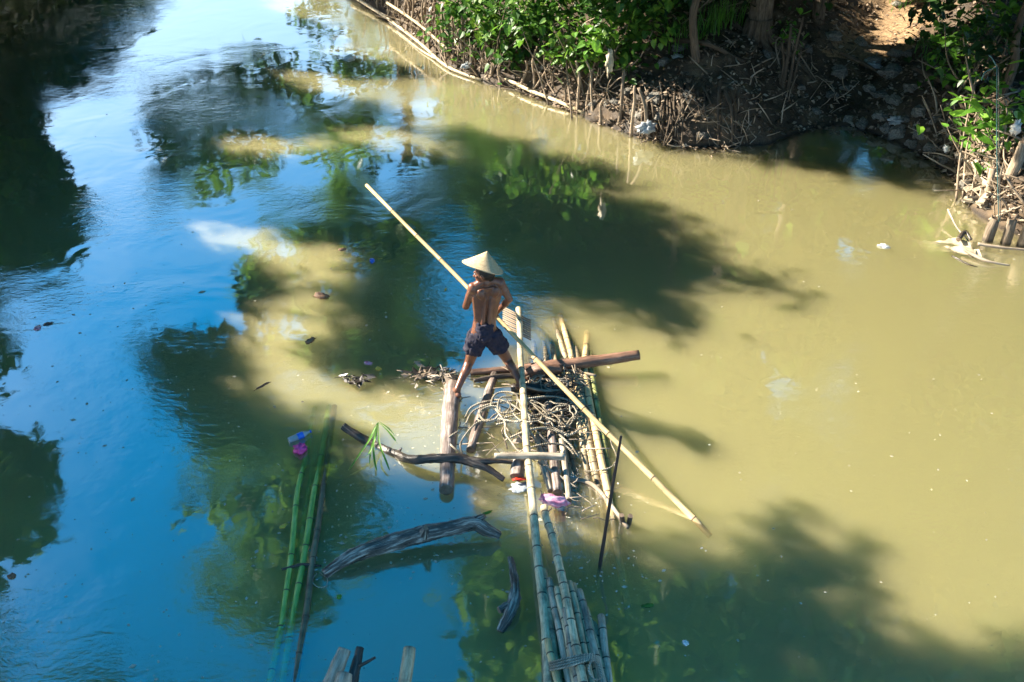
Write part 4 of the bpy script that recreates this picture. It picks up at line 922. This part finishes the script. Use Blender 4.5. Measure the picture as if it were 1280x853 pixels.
    for s in (-1, 1):
        e = MB(); e.ell(Hc + sd * (s * .028) + face * .077 + hu * .010, (.010, .007, .007), Rm, 10, 7); e.build('eye', M['eye'], root, org)
        e = MB(); e.ell(Hc + sd * (s * .028) + face * .0845 + hu * .010, (.005, .004, .005), Rm, 8, 6); e.build('pupil', M['hair'], root, org)
    # conical hat: worn, so a child
    apex_px, rc = (609.0, 314.5), (603.8, 333)
    rcW = Vector(A(*rc, ym - .005)); apW = Vector(A(*apex_px, ym + .03)); axh = (apW - rcW).normalized(); u = axh.orthogonal().normalized(); v_ = axh.cross(u)
    hat = MB(); n = 48; H = (apW - rcW).length; Rr = .19; prof = [(1, .0), (.985, .006), (.90, .030), (.75, .060), (.5, .108), (.25, .78 * H), (.06, .96 * H), (.0, H)]
    prof = [(r, (1 - r) ** 1.06 * H + (.012 if r < .2 else 0) * 0) for r in (1, .985, .95, .91, .87, .83, .79, .75, .71, .67, .63, .59, .55, .51, .47, .43, .39, .35, .31, .27, .23, .19, .15, .11, .07, .03)]
    for side_ in (1, -1):
        base = len(hat.v)
        for i, (r, z) in enumerate(prof):
            ridge = .0026 * (i % 2) * side_
            for j in range(n):
                a = 2 * math.pi * j / n; wv_ = 1 + .012 * math.sin(a * 3 + 1) * r
                hat.v.append(rcW + axh * (z - (0 if side_ > 0 else .006) + ridge + .007 * r * math.sin(2 * a + .6) + .0015 * (j % 2)) + (u * math.cos(a) + v_ * math.sin(a)) * (Rr * r * wv_))
        for i in range(len(prof) - 1):
            for j in range(n):
                j2 = (j + 1) % n; f = (base + i * n + j, base + i * n + j2, base + (i + 1) * n + j2, base + (i + 1) * n + j); hat.face(f if side_ > 0 else f[::-1])
        c0 = len(hat.v); hat.v.append(rcW + axh * (H + .004))
        for j in range(n): hat.face((base + (len(prof) - 1) * n + j, base + (len(prof) - 1) * n + (j + 1) % n, c0))
    hb = hat.build('conical_hat', M['straw'], root, org)
    rim = MB(); pts = [rcW + axh * (.007 * math.sin(2 * a + .6)) + (u * math.cos(a) + v_ * math.sin(a)) * (Rr * (1 + .012 * math.sin(a * 3 + 1))) for a in np.linspace(0, 2 * math.pi, 49)]
    rim.tube(pts, .0055, 6, caps=(0, 0)); rim.build('rim', M['straw'], hb, org)
    # the pole in his hands
    tip = Bp + dr * 1.695; low = Bp - dr * .07
    bend = [low, Bp - dr * .0, Bp + dr * .45 + np.array([0, 0, -.012]), Bp + dr * .95, Bp + dr * 1.35, tip]
    po = bamboo(bend, .026, .018, 'bamboo_fresh', 'punting_pole', None, Bp, sp=.52, node=1.12, seed=131)
    tag(po, 'long pale bamboo punting pole held by the person and dipping into the water', 'pole')
build_person()

# ================================================================== FAR BANK
def on_bank(px, py): return GT(px, py)
# stakes: five models, copied
STK = []
def stake_model(k):
    rs = random.Random(k + 40); h = 1.0; mb = MB()
    pts = [np.array([0, 0, -.3]), np.array([rs.uniform(-.03, .03), rs.uniform(-.02, .02), .3]), np.array([rs.uniform(-.05, .05), rs.uniform(-.03, .03), .7]), np.array([rs.uniform(-.06, .06), rs.uniform(-.04, .04), 1.0])]
    mb.tube(crom(pts, 5), list(np.linspace(.030, .020, 16)), 8, wob=.25, seed=k)
    if k % 2: mb.tube([pts[2], pts[2] + np.array([.08, .0, .14]), pts[2] + np.array([.10, .02, .26])], [.012, .010, .006], 5, wob=.2)
    return mb
sx = [(472, 16), (486, 24), (500, 34), (508, 40), (516, 48), (524, 54), (531, 58), (538, 62), (546, 68), (552, 74), (558, 78), (565, 82), (572, 86), (580, 90), (588, 96), (478, 8), (494, 16), (512, 28), (528, 38), (540, 46), (552, 56), (562, 62), (574, 74),
      (626, 100), (650, 108), (690, 118), (706, 128), (722, 134), (727, 134), (733, 136), (741, 140), (751, 148), (772, 160), (790, 163), (812, 168), (668, 112), (600, 96), (612, 98), (456, 8), (505, 22), (560, 70), (568, 76), (534, 52)]
first = None; used = {}
for i, (px, py) in enumerate(sx):
    p = GT(px, py - 2); k = i % 5
    if k not in used:
        ob = stake_model(k).build('fence_stake', [M['stake'], M['end_wood']]); used[k] = ob
    else: ob = used[k].copy(); COL.objects.link(ob)
    hgt = (rnd.uniform(.55, 1.05) if px < 620 else rnd.uniform(.4, .95)); tk = rnd.uniform(.7, 1.25)
    ob.location = (p[0], p[1], max(0, p[2]) - .03); ob.scale = (tk, tk, hgt); ob.rotation_euler = (rnd.gauss(0, .13), rnd.gauss(.04, .12), rnd.uniform(0, 6.28))
    tag(ob, 'weathered brown stake stuck upright along the muddy waterline of the far bank', 'stake', 'stakes along the far waterline')
def polew(label, q, r, mat='bamboo_pale', nm='bamboo_rail', seed=0): 
    tag(bamboo([G(a, b, z) for a, b, z in q], r, r * .8, mat, nm, sp=.4, seed=seed), label, 'pole')
polew('long pale bamboo rail pinned along the waterline from the top edge', [(438, -6, .12), (480, 20, .08), (525, 54, .06), (560, 84, .04), (603, 101, .03)], .036, seed=1)
polew('shorter pale bamboo rail along the waterline under the leafy shrub', [(618, 92, .10), (660, 112, .10), (700, 128, .08), (737, 145, .02)], .034, seed=2)
polew('thin upper bamboo rail woven between the stakes near the top edge', [(484, 4, .45), (520, 28, .45), (560, 62, .4)], .03, 'bamboo', seed=3)
polew('thin bamboo lying in the water beside the longest rail', [(497, 40, .0), (525, 62, .02), (545, 74, .03)], .025, 'bamboo', seed=4)
# brushwood, roots
def scatter_twigs(name, label, region, n, ln, r, mat, seed, up_=.4, zoff=.03):
    rs = random.Random(seed); mb = MB(); xs = [p[0] for p in region]; ys = [p[1] for p in region]; c = 0
    while c < n:
        x, y = rs.uniform(min(xs), max(xs)), rs.uniform(min(ys), max(ys))
        if not inpoly(np.array(x), np.array(y), region): continue
        c += 1; p = GT(x, y) + np.array([0, 0, zoff]); a = rs.uniform(0, 6.28); L = ln * rs.uniform(.35, 1.5); e = rs.gauss(up_, .5)
        d = np.array([math.cos(a) * math.cos(e), math.sin(a) * math.cos(e), abs(math.sin(e))]) * L
        m = p + d * .5 + np.array([rs.gauss(0, .05), rs.gauss(0, .05), rs.gauss(.0, .04)]) * L; rr = r * rs.uniform(.5, 1.5)
        mb.tube(crom([p, m, p + d], 3), [rr, rr, rr, rr * .9, rr * .8, rr * .6, rr * .5], 5)
    return tag(mb.build(name, M[mat]), label, kind='stuff')
scatter_twigs('brushwood', 'dead twigs piled along the far bank', [(560, 80), (700, 100), (860, 130), (930, 150), (960, 182), (850, 184), (780, 168), (700, 134), (600, 102)], 230, .34, .008, 'twig', 1)
scatter_twigs('brushwood', 'tangled dead sticks behind the stakes', [(450, 0), (540, 10), (600, 60), (640, 100), (580, 90), (500, 36)], 200, .45, .010, 'twig', 2, up_=.9)
scatter_twigs('brushwood', 'broken sticks on the shaded bank', [(880, 60), (1060, 60), (1060, 150), (960, 178), (900, 150)], 45, .4, .010, 'twig', 3, up_=.5)
scatter_twigs('brushwood', 'sticks heaped on the right bank', [(1150, 150), (1280, 100), (1290, 290), (1215, 262), (1180, 205)], 130, .42, .012, 'twig', 4, up_=.4)
def scatter_flat(name, label, region, n, size, mat, seed):
    rs = np.random.default_rng(seed); xs = [p[0] for p in region]; ys = [p[1] for p in region]; P = []
    while len(P) < n:
        x, y = rs.uniform(min(xs), max(xs)), rs.uniform(min(ys), max(ys))
        if inpoly(np.array(x), np.array(y), region): P.append(GT(x, y) + np.array([0, 0, .02]))
    V_, F_ = leaf_quads(np.array(P), 2, .06, size, rs, flat=.5)
    V_[:, 2] = np.maximum(V_[:, 2], .01)
    return tag(fastmesh(name, V_, F_, M[mat]), label, kind='stuff')
BANK = [(430, -20), (620, 104), (745, 150), (850, 178), (1000, 164), (1120, 174), (1205, 240), (1290, 290), (1290, -20)]
scatter_flat('leaf_litter', 'dry leaves covering the bank', BANK, 4200, .085, 'litter', 5)
scatter_flat('leaf_litter', 'dark rotting leaves covering the bank', BANK, 1800, .11, 'mud', 6)
# rocks
def rock_mesh(seed):
    mb = MB(); n, m = 14, 9
    for i in range(m + 1):
        th = math.pi * i / m
        for j in range(n):
            a = 2 * math.pi * j / n; d = Vector((math.sin(th) * math.cos(a), math.sin(th) * math.sin(a), math.cos(th)))
            q = 1 + .5 * mnoise.noise(d * 1.3 + Vector((seed * 3.1, 0, 0))) + .2 * mnoise.noise(d * 3.5 + Vector((0, seed, 0)))
            d = Vector([math.copysign(abs(t) ** .75, t) for t in d]); mb.v.append(d * q)
    for i in range(m):
        for j in range(n): mb.face((i * n + j, (i + 1) * n + j, (i + 1) * n + (j + 1) % n, i * n + (j + 1) % n), smooth=False)
    return mb
RK = [(1078, 156, .22), (1100, 148, .16), (1060, 150, .14), (1040, 120, .15), (1055, 112, .13), (1048, 92, .22), (1100, 120, .2), (1118, 128, .18), (1085, 112, .16), (1140, 112, .22), (1130, 150, .14), (1122, 166, .2), (1108, 162, .16), (1150, 170, .16), (1165, 186, .15),
      (1140, 182, .12), (1180, 200, .13), (1040, 48, .3), (1075, 56, .2), (1120, 70, .22), (1136, 68, .16), (1150, 134, .16), (1170, 150, .14), (1090, 82, .24), (1115, 92, .3), (1010, 62, .18), (1000, 110, .14), (1020, 140, .14),
      (800, 158, .16), (815, 150, .18), (782, 140, .14), (836, 168, .15), (860, 172, .2), (885, 174, .16), (906, 172, .14), (760, 142, .13), (742, 130, .14), (770, 128, .12), (792, 126, .12), (826, 134, .12), (880, 150, .14), (960, 70, .16), (830, 80, .2), (1125, 8, .22), (850, 60, .2), (1200, 205, .18), (1208, 232, .2), (1188, 170, .16)]
rk = {}
for i, (px, py, s) in enumerate(RK):
    p = GT(px, py); k = i % 6
    if k not in rk: ob = rock_mesh(k + 1).build('rock', M['rock']); rk[k] = ob
    else: ob = rk[k].copy(); COL.objects.link(ob)
    s *= rnd.uniform(.55, .8); ob.location = (p[0], p[1], p[2] + s * .15); ob.scale = (s, s * rnd.uniform(.6, 1), s * rnd.uniform(.35, .65)); ob.rotation_euler = (rnd.gauss(0, .2), rnd.gauss(0, .2), rnd.uniform(0, 6.28))
    tag(ob, 'rough grey brown rock half bedded in the mud of the far bank', 'rock', 'rocks on the far bank')

# leaves for the shrubs close enough to read: heart shaped, folded on the midrib
def hearts(C, N_, size, rs, parent, org, name, mat, droop=.5):
    n = len(C); a = rs.uniform(0, 6.28, n); tilt = rs.normal(-droop, .35, n)
    D = np.stack([np.cos(a) * np.cos(tilt), np.sin(a) * np.cos(tilt), np.sin(tilt)], 1)
    S = np.stack([-np.sin(a), np.cos(a), rs.normal(0, .35, n)], 1); S /= np.linalg.norm(S, axis=1)[:, None]
    U = np.cross(D, S); L = size * rs.uniform(.35, 1.35, n)[:, None]
    prof = [(0, 0, 0), (-.10, .26, .05), (.18, .44, .09), (.55, .34, .06), (1, 0, -.06), (.55, -.34, .06), (.18, -.44, .09), (-.10, -.26, .05)]
    V_ = np.stack([C + D * L * p[0] * 1.0 + S * L * p[1] * N_ + U * L * p[2] for p in prof], 1).reshape(-1, 3); b = np.arange(n)[:, None] * 8
    F_ = np.concatenate([b + np.array([[0, 1, 2, 3]]), b + np.array([[0, 3, 4, 5]]), b + np.array([[0, 5, 6, 7]])])
    return fastmesh(name, V_, F_, mat, parent, org)
def shrub(label, blobs, n, size, mat, seed, base, wid=1.0, stems=10, nm='leafy_shrub', cat='shrub', droop=.5):
    rs = np.random.default_rng(seed); base = np.array(base, float); root = empty(nm, base, label, cat); C = []
    tot = sum(b[3] ** 2 for b in blobs)
    for (x, y, dz, r) in blobs:
        c = GT(x, y) ; c = G(x, y, c[2] + dz) if dz else c
        k = int(n * r * r / tot); cl = rs.normal(size=(max(3, k // 14), 3)); cl = cl / np.linalg.norm(cl, axis=1)[:, None] * (rs.random((len(cl), 1)) ** .4) * r * np.array([1, .8, .8]) + c
        q = cl[rs.integers(0, len(cl), k)] + rs.normal(size=(k, 3)) * size * 1.3; C.append(q)
    C = np.concatenate(C); C = C[C[:, 2] > np.maximum(height(C[:, 0], C[:, 1]), 0) + .05]
    hearts(C, wid, size, rs, root, base, 'leaves', mat, droop)
    st = MB()
    for i in range(stems):
        e = C[rs.integers(len(C))]; s = base + np.array([rs.normal(0, .25), rs.normal(0, .2), 0]); s[2] = max(0, float(height(s[0], s[1]))) - .05; m = (s + e) / 2 + rs.normal(size=3) * .12
        st.tube(crom([s, m, e], 4), list(np.linspace(.018, .006, 9)), 6, wob=.2, seed=i)
    st.build('stems', M['stake'], root, base); return root
shrub('dense heart-leaved shrub in full sun filling the top middle of the bank', [(575, 8, .35, .32), (605, 25, .3, .38), (640, 40, .25, .42), (572, 38, .15, .22), (600, -14, .5, .5), (660, 10, .5, .5), (650, 66, .1, .26), (585, 48, .1, .16)], 1500, .128, M['leaf_bush'], 1, GT(620, 70), stems=16)
shrub('heart-leaved shrub hanging over the stakes left of the slender bent trunk', [(700, 25, .4, .42), (735, 50, .25, .40), (770, 15, .5, .48), (790, 58, .2, .32), (715, 62, .15, .24), (815, 22, .5, .42), (745, -14, .6, .55), (768, 84, .05, .16)], 1650, .124, M['leaf_bush'], 2, GT(750, 100), stems=18)
shrub('small yellow-green sprig at the left end of the sunny shrub', [(565, 30, .2, .2), (596, 66, .05, .15)], 70, .13, M['leaf_light'], 3, GT(585, 72), stems=5)
shrub('yellow-green branch tips poking from the shrub above the stakes', [(705, 54, .2, .25), (650, 40, .4, .3), (730, 30, .5, .3)], 110, .14, M['leaf_light'], 4, GT(705, 96), stems=6)
shrub('bright leafy sapling growing over the stump pile at the right edge', [(1235, 145, .25, .24), (1258, 160, .2, .2), (1220, 150, .15, .16), (1240, 178, .0, .16), (1272, 135, .25, .2)], 200, .20, M['leaf_light'], 5, GT(1245, 205), wid=.7, stems=10, droop=.2)
shrub('sunlit creeper spray hanging above the shaded rocks at the upper right', [(1195, 45, .5, .22), (1205, 72, .35, .2), (1240, 8, .7, .28), (1270, 22, .7, .25), (1185, 85, .15, .16)], 230, .15, M['leaf_light'], 6, GT(1215, 120), wid=.8, stems=8, droop=.3)
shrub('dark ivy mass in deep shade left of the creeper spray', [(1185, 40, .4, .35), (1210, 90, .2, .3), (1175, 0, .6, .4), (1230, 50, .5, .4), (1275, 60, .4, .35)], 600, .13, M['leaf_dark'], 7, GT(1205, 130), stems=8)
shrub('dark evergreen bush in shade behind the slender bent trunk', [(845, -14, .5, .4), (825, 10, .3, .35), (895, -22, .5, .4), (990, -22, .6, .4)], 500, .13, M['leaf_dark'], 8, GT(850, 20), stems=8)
shrub('small leafy shoot growing on the thin triple stems', [(983, 34, .35, .14), (978, 46, .2, .1)], 40, .12, M['leaf_light'], 9, GT(982, 92), stems=3)
# grass clumps
def grass(label, pts, n, h, seed):
    rs = random.Random(seed); mb = MB(); o0 = GT(*pts[0])
    for k in range(n):
        x, y = rs.choice(pts); p = GT(x + rs.gauss(0, 9), y + rs.gauss(0, 3)); a = rs.uniform(0, 6.28); H = h * rs.uniform(.5, 1.2); l = rs.uniform(.05, .25) * H / .3; s = np.array([math.cos(a + 1.57), math.sin(a + 1.57), 0]) * .009; b = len(mb.v)
        for t in (0, .4, .75, 1):
            q = p + np.array([math.cos(a) * l * t * t, math.sin(a) * l * t * t, H * t]); w_ = (1 - t) ** .6; mb.v += [Vector(q - s * w_), Vector(q + s * w_)]
        for t in range(3): mb.face((b + 2 * t, b + 2 * t + 1, b + 2 * t + 3, b + 2 * t + 2))
    return tag(mb.build('grass', M['grass'], None, o0), label, kind='stuff')
grass('bright grass blades growing between the slender and the thick trunk', [(878, 48), (890, 40), (905, 36), (868, 58), (920, 30), (850, 60), (900, 28)], 150, .5, 3)
grass('short green weeds beside the path', [(1150, 60), (1160, 70), (1170, 80), (1145, 55), (1120, 10), (1130, 5)], 90, .22, 4)

# visible trees on the bank
vis = []
def vtree(label, path, rr, seed, flare=False, top=None, nm='bank_tree'):
    base = path[0]; root = empty(nm, base, label, 'tree'); mb = MB()
    P = crom(path, 6); q = np.linspace(0, len(rr) - 1, len(P)); mb.tube(P, list(np.interp(q, range(len(rr)), rr)), 16, wob=.14, seed=seed)
    if flare:
        rs = random.Random(seed)
        for k in range(9):
            a = k * .7 + rs.uniform(0, .3); d = np.array([math.cos(a), math.sin(a), 0]); L = rs.uniform(.5, .95)
            pts = [base + np.array([0, 0, .45]) + d * rr[0] * .55, base + d * (rr[0] * .95) + np.array([0, 0, .14])]
            for t in (.5, 1): 
                e = base + d * (rr[0] + L * t); e[2] = float(height(e[0], e[1])) + .03 - .05 * t; pts.append(e)
            mb.tube(crom(pts, 4), list(np.linspace(.085, .02, 13)), 8, wob=.2, seed=k)
    vis.append((np.array(base), root, mb, P[-1], rr[-1]))
b1 = GT(946, 50); b1[2] -= .1
vtree('thick rough trunk with flaring roots standing behind the shaded bank', [b1, b1 + np.array([.02, .05, .5]), b1 + np.array([.05, .1, 2.5]), b1 + np.array([-.1, .2, 5.5])], [.24, .19, .17, .14], 1, True)
b2 = GT(871, 74); b2[2] -= .05
vtree('slender bent trunk standing left of the grass blades', [b2, b2 + np.array([-.07, .02, .35]), b2 + np.array([-.12, .05, .75]), b2 + np.array([-.05, .1, 1.4]), b2 + np.array([.1, .2, 5])], [.075, .065, .06, .055, .04], 2)
b4 = GT(1022, 26); b4[2] -= .05
vtree('dark trunk beside the left edge of the dirt path', [b4, b4 + np.array([0, .02, .6]), b4 + np.array([-.05, .1, 5])], [.13, .11, .09], 3)
b5 = GT(1252, 118); b5[2] -= .05
vtree('pale-barked crooked trunk at the upper right edge', [b5, b5 + np.array([.06, .0, .5]), b5 + np.array([.0, .05, 1.0]), b5 + np.array([.12, .1, 2.0]), b5 + np.array([.3, .2, 5])], [.075, .065, .055, .05, .04], 4)
b6 = GT(1300, 60)
vtree('dark trunk just outside the upper right corner', [b6, b6 + np.array([0, 0, 2.]), b6 + np.array([.1, .1, 5])], [.2, .17, .13], 6)
build_trees(vis)
# triple thin stems
st3 = GT(978, 108); r3 = empty('sapling', st3, 'clump of three thin bare stems in front of the thick trunk', 'sapling')
for k, (dx, h, r) in enumerate(((0, .95, .035), (.10, 1.1, .028), (-.05, .7, .024), (.17, .6, .02))):
    mb = MB(); mb.tube(crom([st3 + np.array([dx, 0, -.1]), st3 + np.array([dx + .02, .02, h * .5]), st3 + np.array([dx * 1.4 + .04 * math.sin(k * 2), .03, h])], 5), list(np.linspace(r, r * .6, 11)), 8, wob=.25, seed=k)
    mb.build('stem', M['trunk'], r3, st3)
# mossy root mass overhanging the water (px 790-910, 90-180)
rm = MB(); rs = random.Random(9); o9 = GT(850, 150)
for k in range(46):
    x = rs.uniform(800, 930); a = GT(x, rs.uniform(95, 130)); b = G(x + rs.uniform(-14, 18), rs.uniform(168, 184), rs.uniform(-.05, .1)); m = (a + b) / 2 + np.array([rs.gauss(0, .05), -.05, rs.uniform(.02, .18)])
    rm.tube(crom([a, m, b], 4), list(np.linspace(rs.uniform(.016, .04), .008, 9)), 6, wob=.3, seed=k)
tag(rm.build('root_mass', M['trunk'], None, o9), 'curtain of exposed roots hanging from the undercut bank into the water', 'roots')
for i, (q, r, lab) in enumerate([([(1140, 92, .1), (1180, 118, .14), (1212, 160, .1)], .035, 'fallen grey branch in the shade above the right shoreline'), ([(1050, 70, .06), (1074, 86, .12), (1106, 100, .06)], .03, 'bent root crossing the gully beside the path'),
                         ([(840, 58, .05), (880, 78, .12), (930, 82, .05)], .04, 'dark root running from slender trunk toward thick trunk')]):
    P = []
    for a, b, z in q: p = GT(a, b); p[2] += z; P.append(p)
    tag(log(P, [r, r, r * .6], 'trunk', 'fallen_branch', seed=i + 5, wob=.3), lab, 'branch')

# ------------------------------------------------------------------ right edge: cut stumps, sodden debris, hanging cord
for i, (x, y, h, r, lean, lab) in enumerate([(1233, 300, .30, .055, .02, 'short frayed post nearest the sunken cloth'), (1257, 304, .34, .06, 0, 'short frayed post in the middle of the three waterside posts'), (1277, 306, .55, .075, .03, 'tallest frayed post at the right edge of the photo'),
                        (1247, 262, .95, .07, .05, 'leaning split post rising from the stump pile'), (1232, 262, .6, .045, -.03, 'thin post at the left side of the stump pile'), (1262, 258, .8, .09, 0, 'broad dark stump behind the waterside posts'), (1280, 256, .7, .08, -.04, 'dark stump at the right edge behind the posts')]):
    p = G(x, y, 0); mb = MB(); mb.tube([p + np.array([0, 0, -.4]), p + np.array([lean, 0, h * .5]), p + np.array([lean * 2, .0, h])], [r * 1.1, r, r * .92], 12, wob=.28, seed=i, caps=(1, 1))
    rs = random.Random(i)
    for k in range(5):
        a = rs.uniform(0, 6.28); t = p + np.array([lean * 2 + math.cos(a) * r * .6, math.sin(a) * r * .6, h]); mb.tube([t, t + np.array([rs.gauss(0, .02), rs.gauss(0, .02), rs.uniform(.03, .09)])], [.016, .004], 5)
    tag(mb.build('post', [M['stake' if i < 5 else 'trunk'], M['end_wood']], None, p), lab, 'post')
cl = MB(); rs = random.Random(3)
for k, q in enumerate([[(1136, 303, -.10), (1160, 305, -.05), (1190, 302, .0), (1212, 306, .02)], [(1150, 312, -.09), (1178, 311, -.03), (1200, 312, .01), (1222, 316, .01)]]):
    P = crom(gz(*q), 5); 
    b = len(cl.v)
    for j, p in enumerate(P):
        wd = .03 + .08 * j / (len(P) - 1) * (1 + .5 * rs.uniform(-1, 1)); cl.v += [Vector(p + np.array([rs.gauss(0, .02), -wd, -.02 + rs.gauss(0, .01)])), Vector(p + np.array([.01, rs.gauss(0, .02), .025 + .02 * rs.random()])), Vector(p + np.array([rs.gauss(0, .02), wd, -.02 + rs.gauss(0, .01)]))]
    for j in range(len(P) - 1):
        q_ = b + j * 3; cl.face((q_, q_ + 3, q_ + 4, q_ + 1)); cl.face((q_ + 1, q_ + 4, q_ + 5, q_ + 2))
tag(cl.build('cloth', M['cloth'], None, G(1185, 308, 0)), 'sodden pale cloth spread on the water beside the frayed posts', 'cloth')
for i, (q, r, mt, lab) in enumerate([([(1185, 262, .15), (1196, 284, .08), (1212, 304, .04), (1216, 322, .0)], .012, 'white_wood', 'curved bare branch sticking out of the sodden cloth'), ([(1205, 312, .06), (1232, 326, .03), (1262, 332, .0)], .02, 'twig', 'brown branch floating right of the sodden cloth'),
                          ([(1198, 300, .08), (1206, 290, .1), (1214, 300, .06)], .03, 'dark_wet', 'black root knot on top of the sodden cloth'), ([(1222, 305, .05), (1255, 310, .05), (1290, 313, .04)], .022, 'twig', 'low stick lying along the feet of the frayed posts'),
                          ([(1190, 320, .0), (1210, 330, .01), (1222, 334, .0)], .010, 'dark_wet', 'thin twig floating below the sodden cloth')]):
    L1('branch', lab, 'branch', q, [r, r, r * .8, r * .5], mt, n=7, seed=i, wob=.3)
bdz = MB(); rs = random.Random(12); o10 = G(1225, 262, .1)
for k in range(30):
    p = GT(rs.uniform(1203, 1245), rs.uniform(205, 262)) + np.array([0, 0, .08]); a = rs.gauss(.5, .7)
    bdz.box(p, (rs.uniform(.08, .2), rs.uniform(.02, .05), rs.uniform(.008, .02)), (Matrix.Rotation(a, 3, 'Z') @ Matrix.Rotation(rs.gauss(0, .5), 3, 'Y') @ Matrix.Rotation(rs.gauss(0, .5), 3, 'X')))
tag(bdz.build('plank_heap', M['white_wood'], None, o10), 'heap of broken pale boards and bark against the stump pile', 'debris')
ap = G(1242, 300, .05)
for k, (dx, mt, lab) in enumerate(((0, 'teal', 'teal cord hanging straight from the crooked trunk to the short posts'), (.05, 'rope', 'pale cord hanging beside the teal cord'))):
    top = A(1246 + k * 2, 84, ap[1] + .35); mb = MB(); mb.tube(crom([ap + np.array([dx * .4, 0, .25]), (ap + top) / 2 + np.array([dx * .3, 0, .08]), top], 5), .0055, 6)
    if k == 0: mb.tube(crom([top, top + np.array([-.12, 0, -.06]), top + np.array([-.14, 0, -.16])], 4), .007, 5); mb.tube(crom([top, top + np.array([-.08, 0, .1]), top + np.array([-.13, 0, .14])], 4), .007, 5)
    tag(mb.build('cord', M[mt], None, ap), lab, 'cord')
for lab, mt, x, y, z, s in (('white bag snagged in the bright sapling at the right edge', 'white_pl', 1270, 160, .5, (.08, .06, .09)), ('blue and white wrapper on the shaded shore beside the rocks', 'white_pl', 1183, 186, .15, (.08, .05, .04)),
                       ('cream cloth rag hanging from a stake under the shrub', 'cloth', 762, 78, .75, (.06, .04, .18)), ('bluish plastic sheet lying among the stakes', 'clear', 583, 82, .12, (.12, .08, .04)), ('grey plastic sack at the foot of the shaded rocks', 'clear', 1120, 150, .12, (.16, .1, .05)),
                       ('pale sack crumpled at the waterline below the last stakes', 'clear', 808, 160, .12, (.2, .12, .08)), ('dirty white sack on the bank by the slender trunk', 'white_pl', 848, 72, .06, (.14, .1, .04)), ('grey sack half buried in the gully', 'clear', 1088, 80, .08, (.2, .1, .05))):
    t = GT(x, y); g_ = G(x, y, t[2] + z * .6)
    o_ = blob('plastic_sack' if 'cloth' not in lab else 'rag', lab, 'bag' if 'cloth' not in lab else 'rag', mt, x, y, 0, s, rot=x % 3, seed=x % 11, crum=.8, org=G(x, y, 0)); o_.location = tuple(map(float, g_))
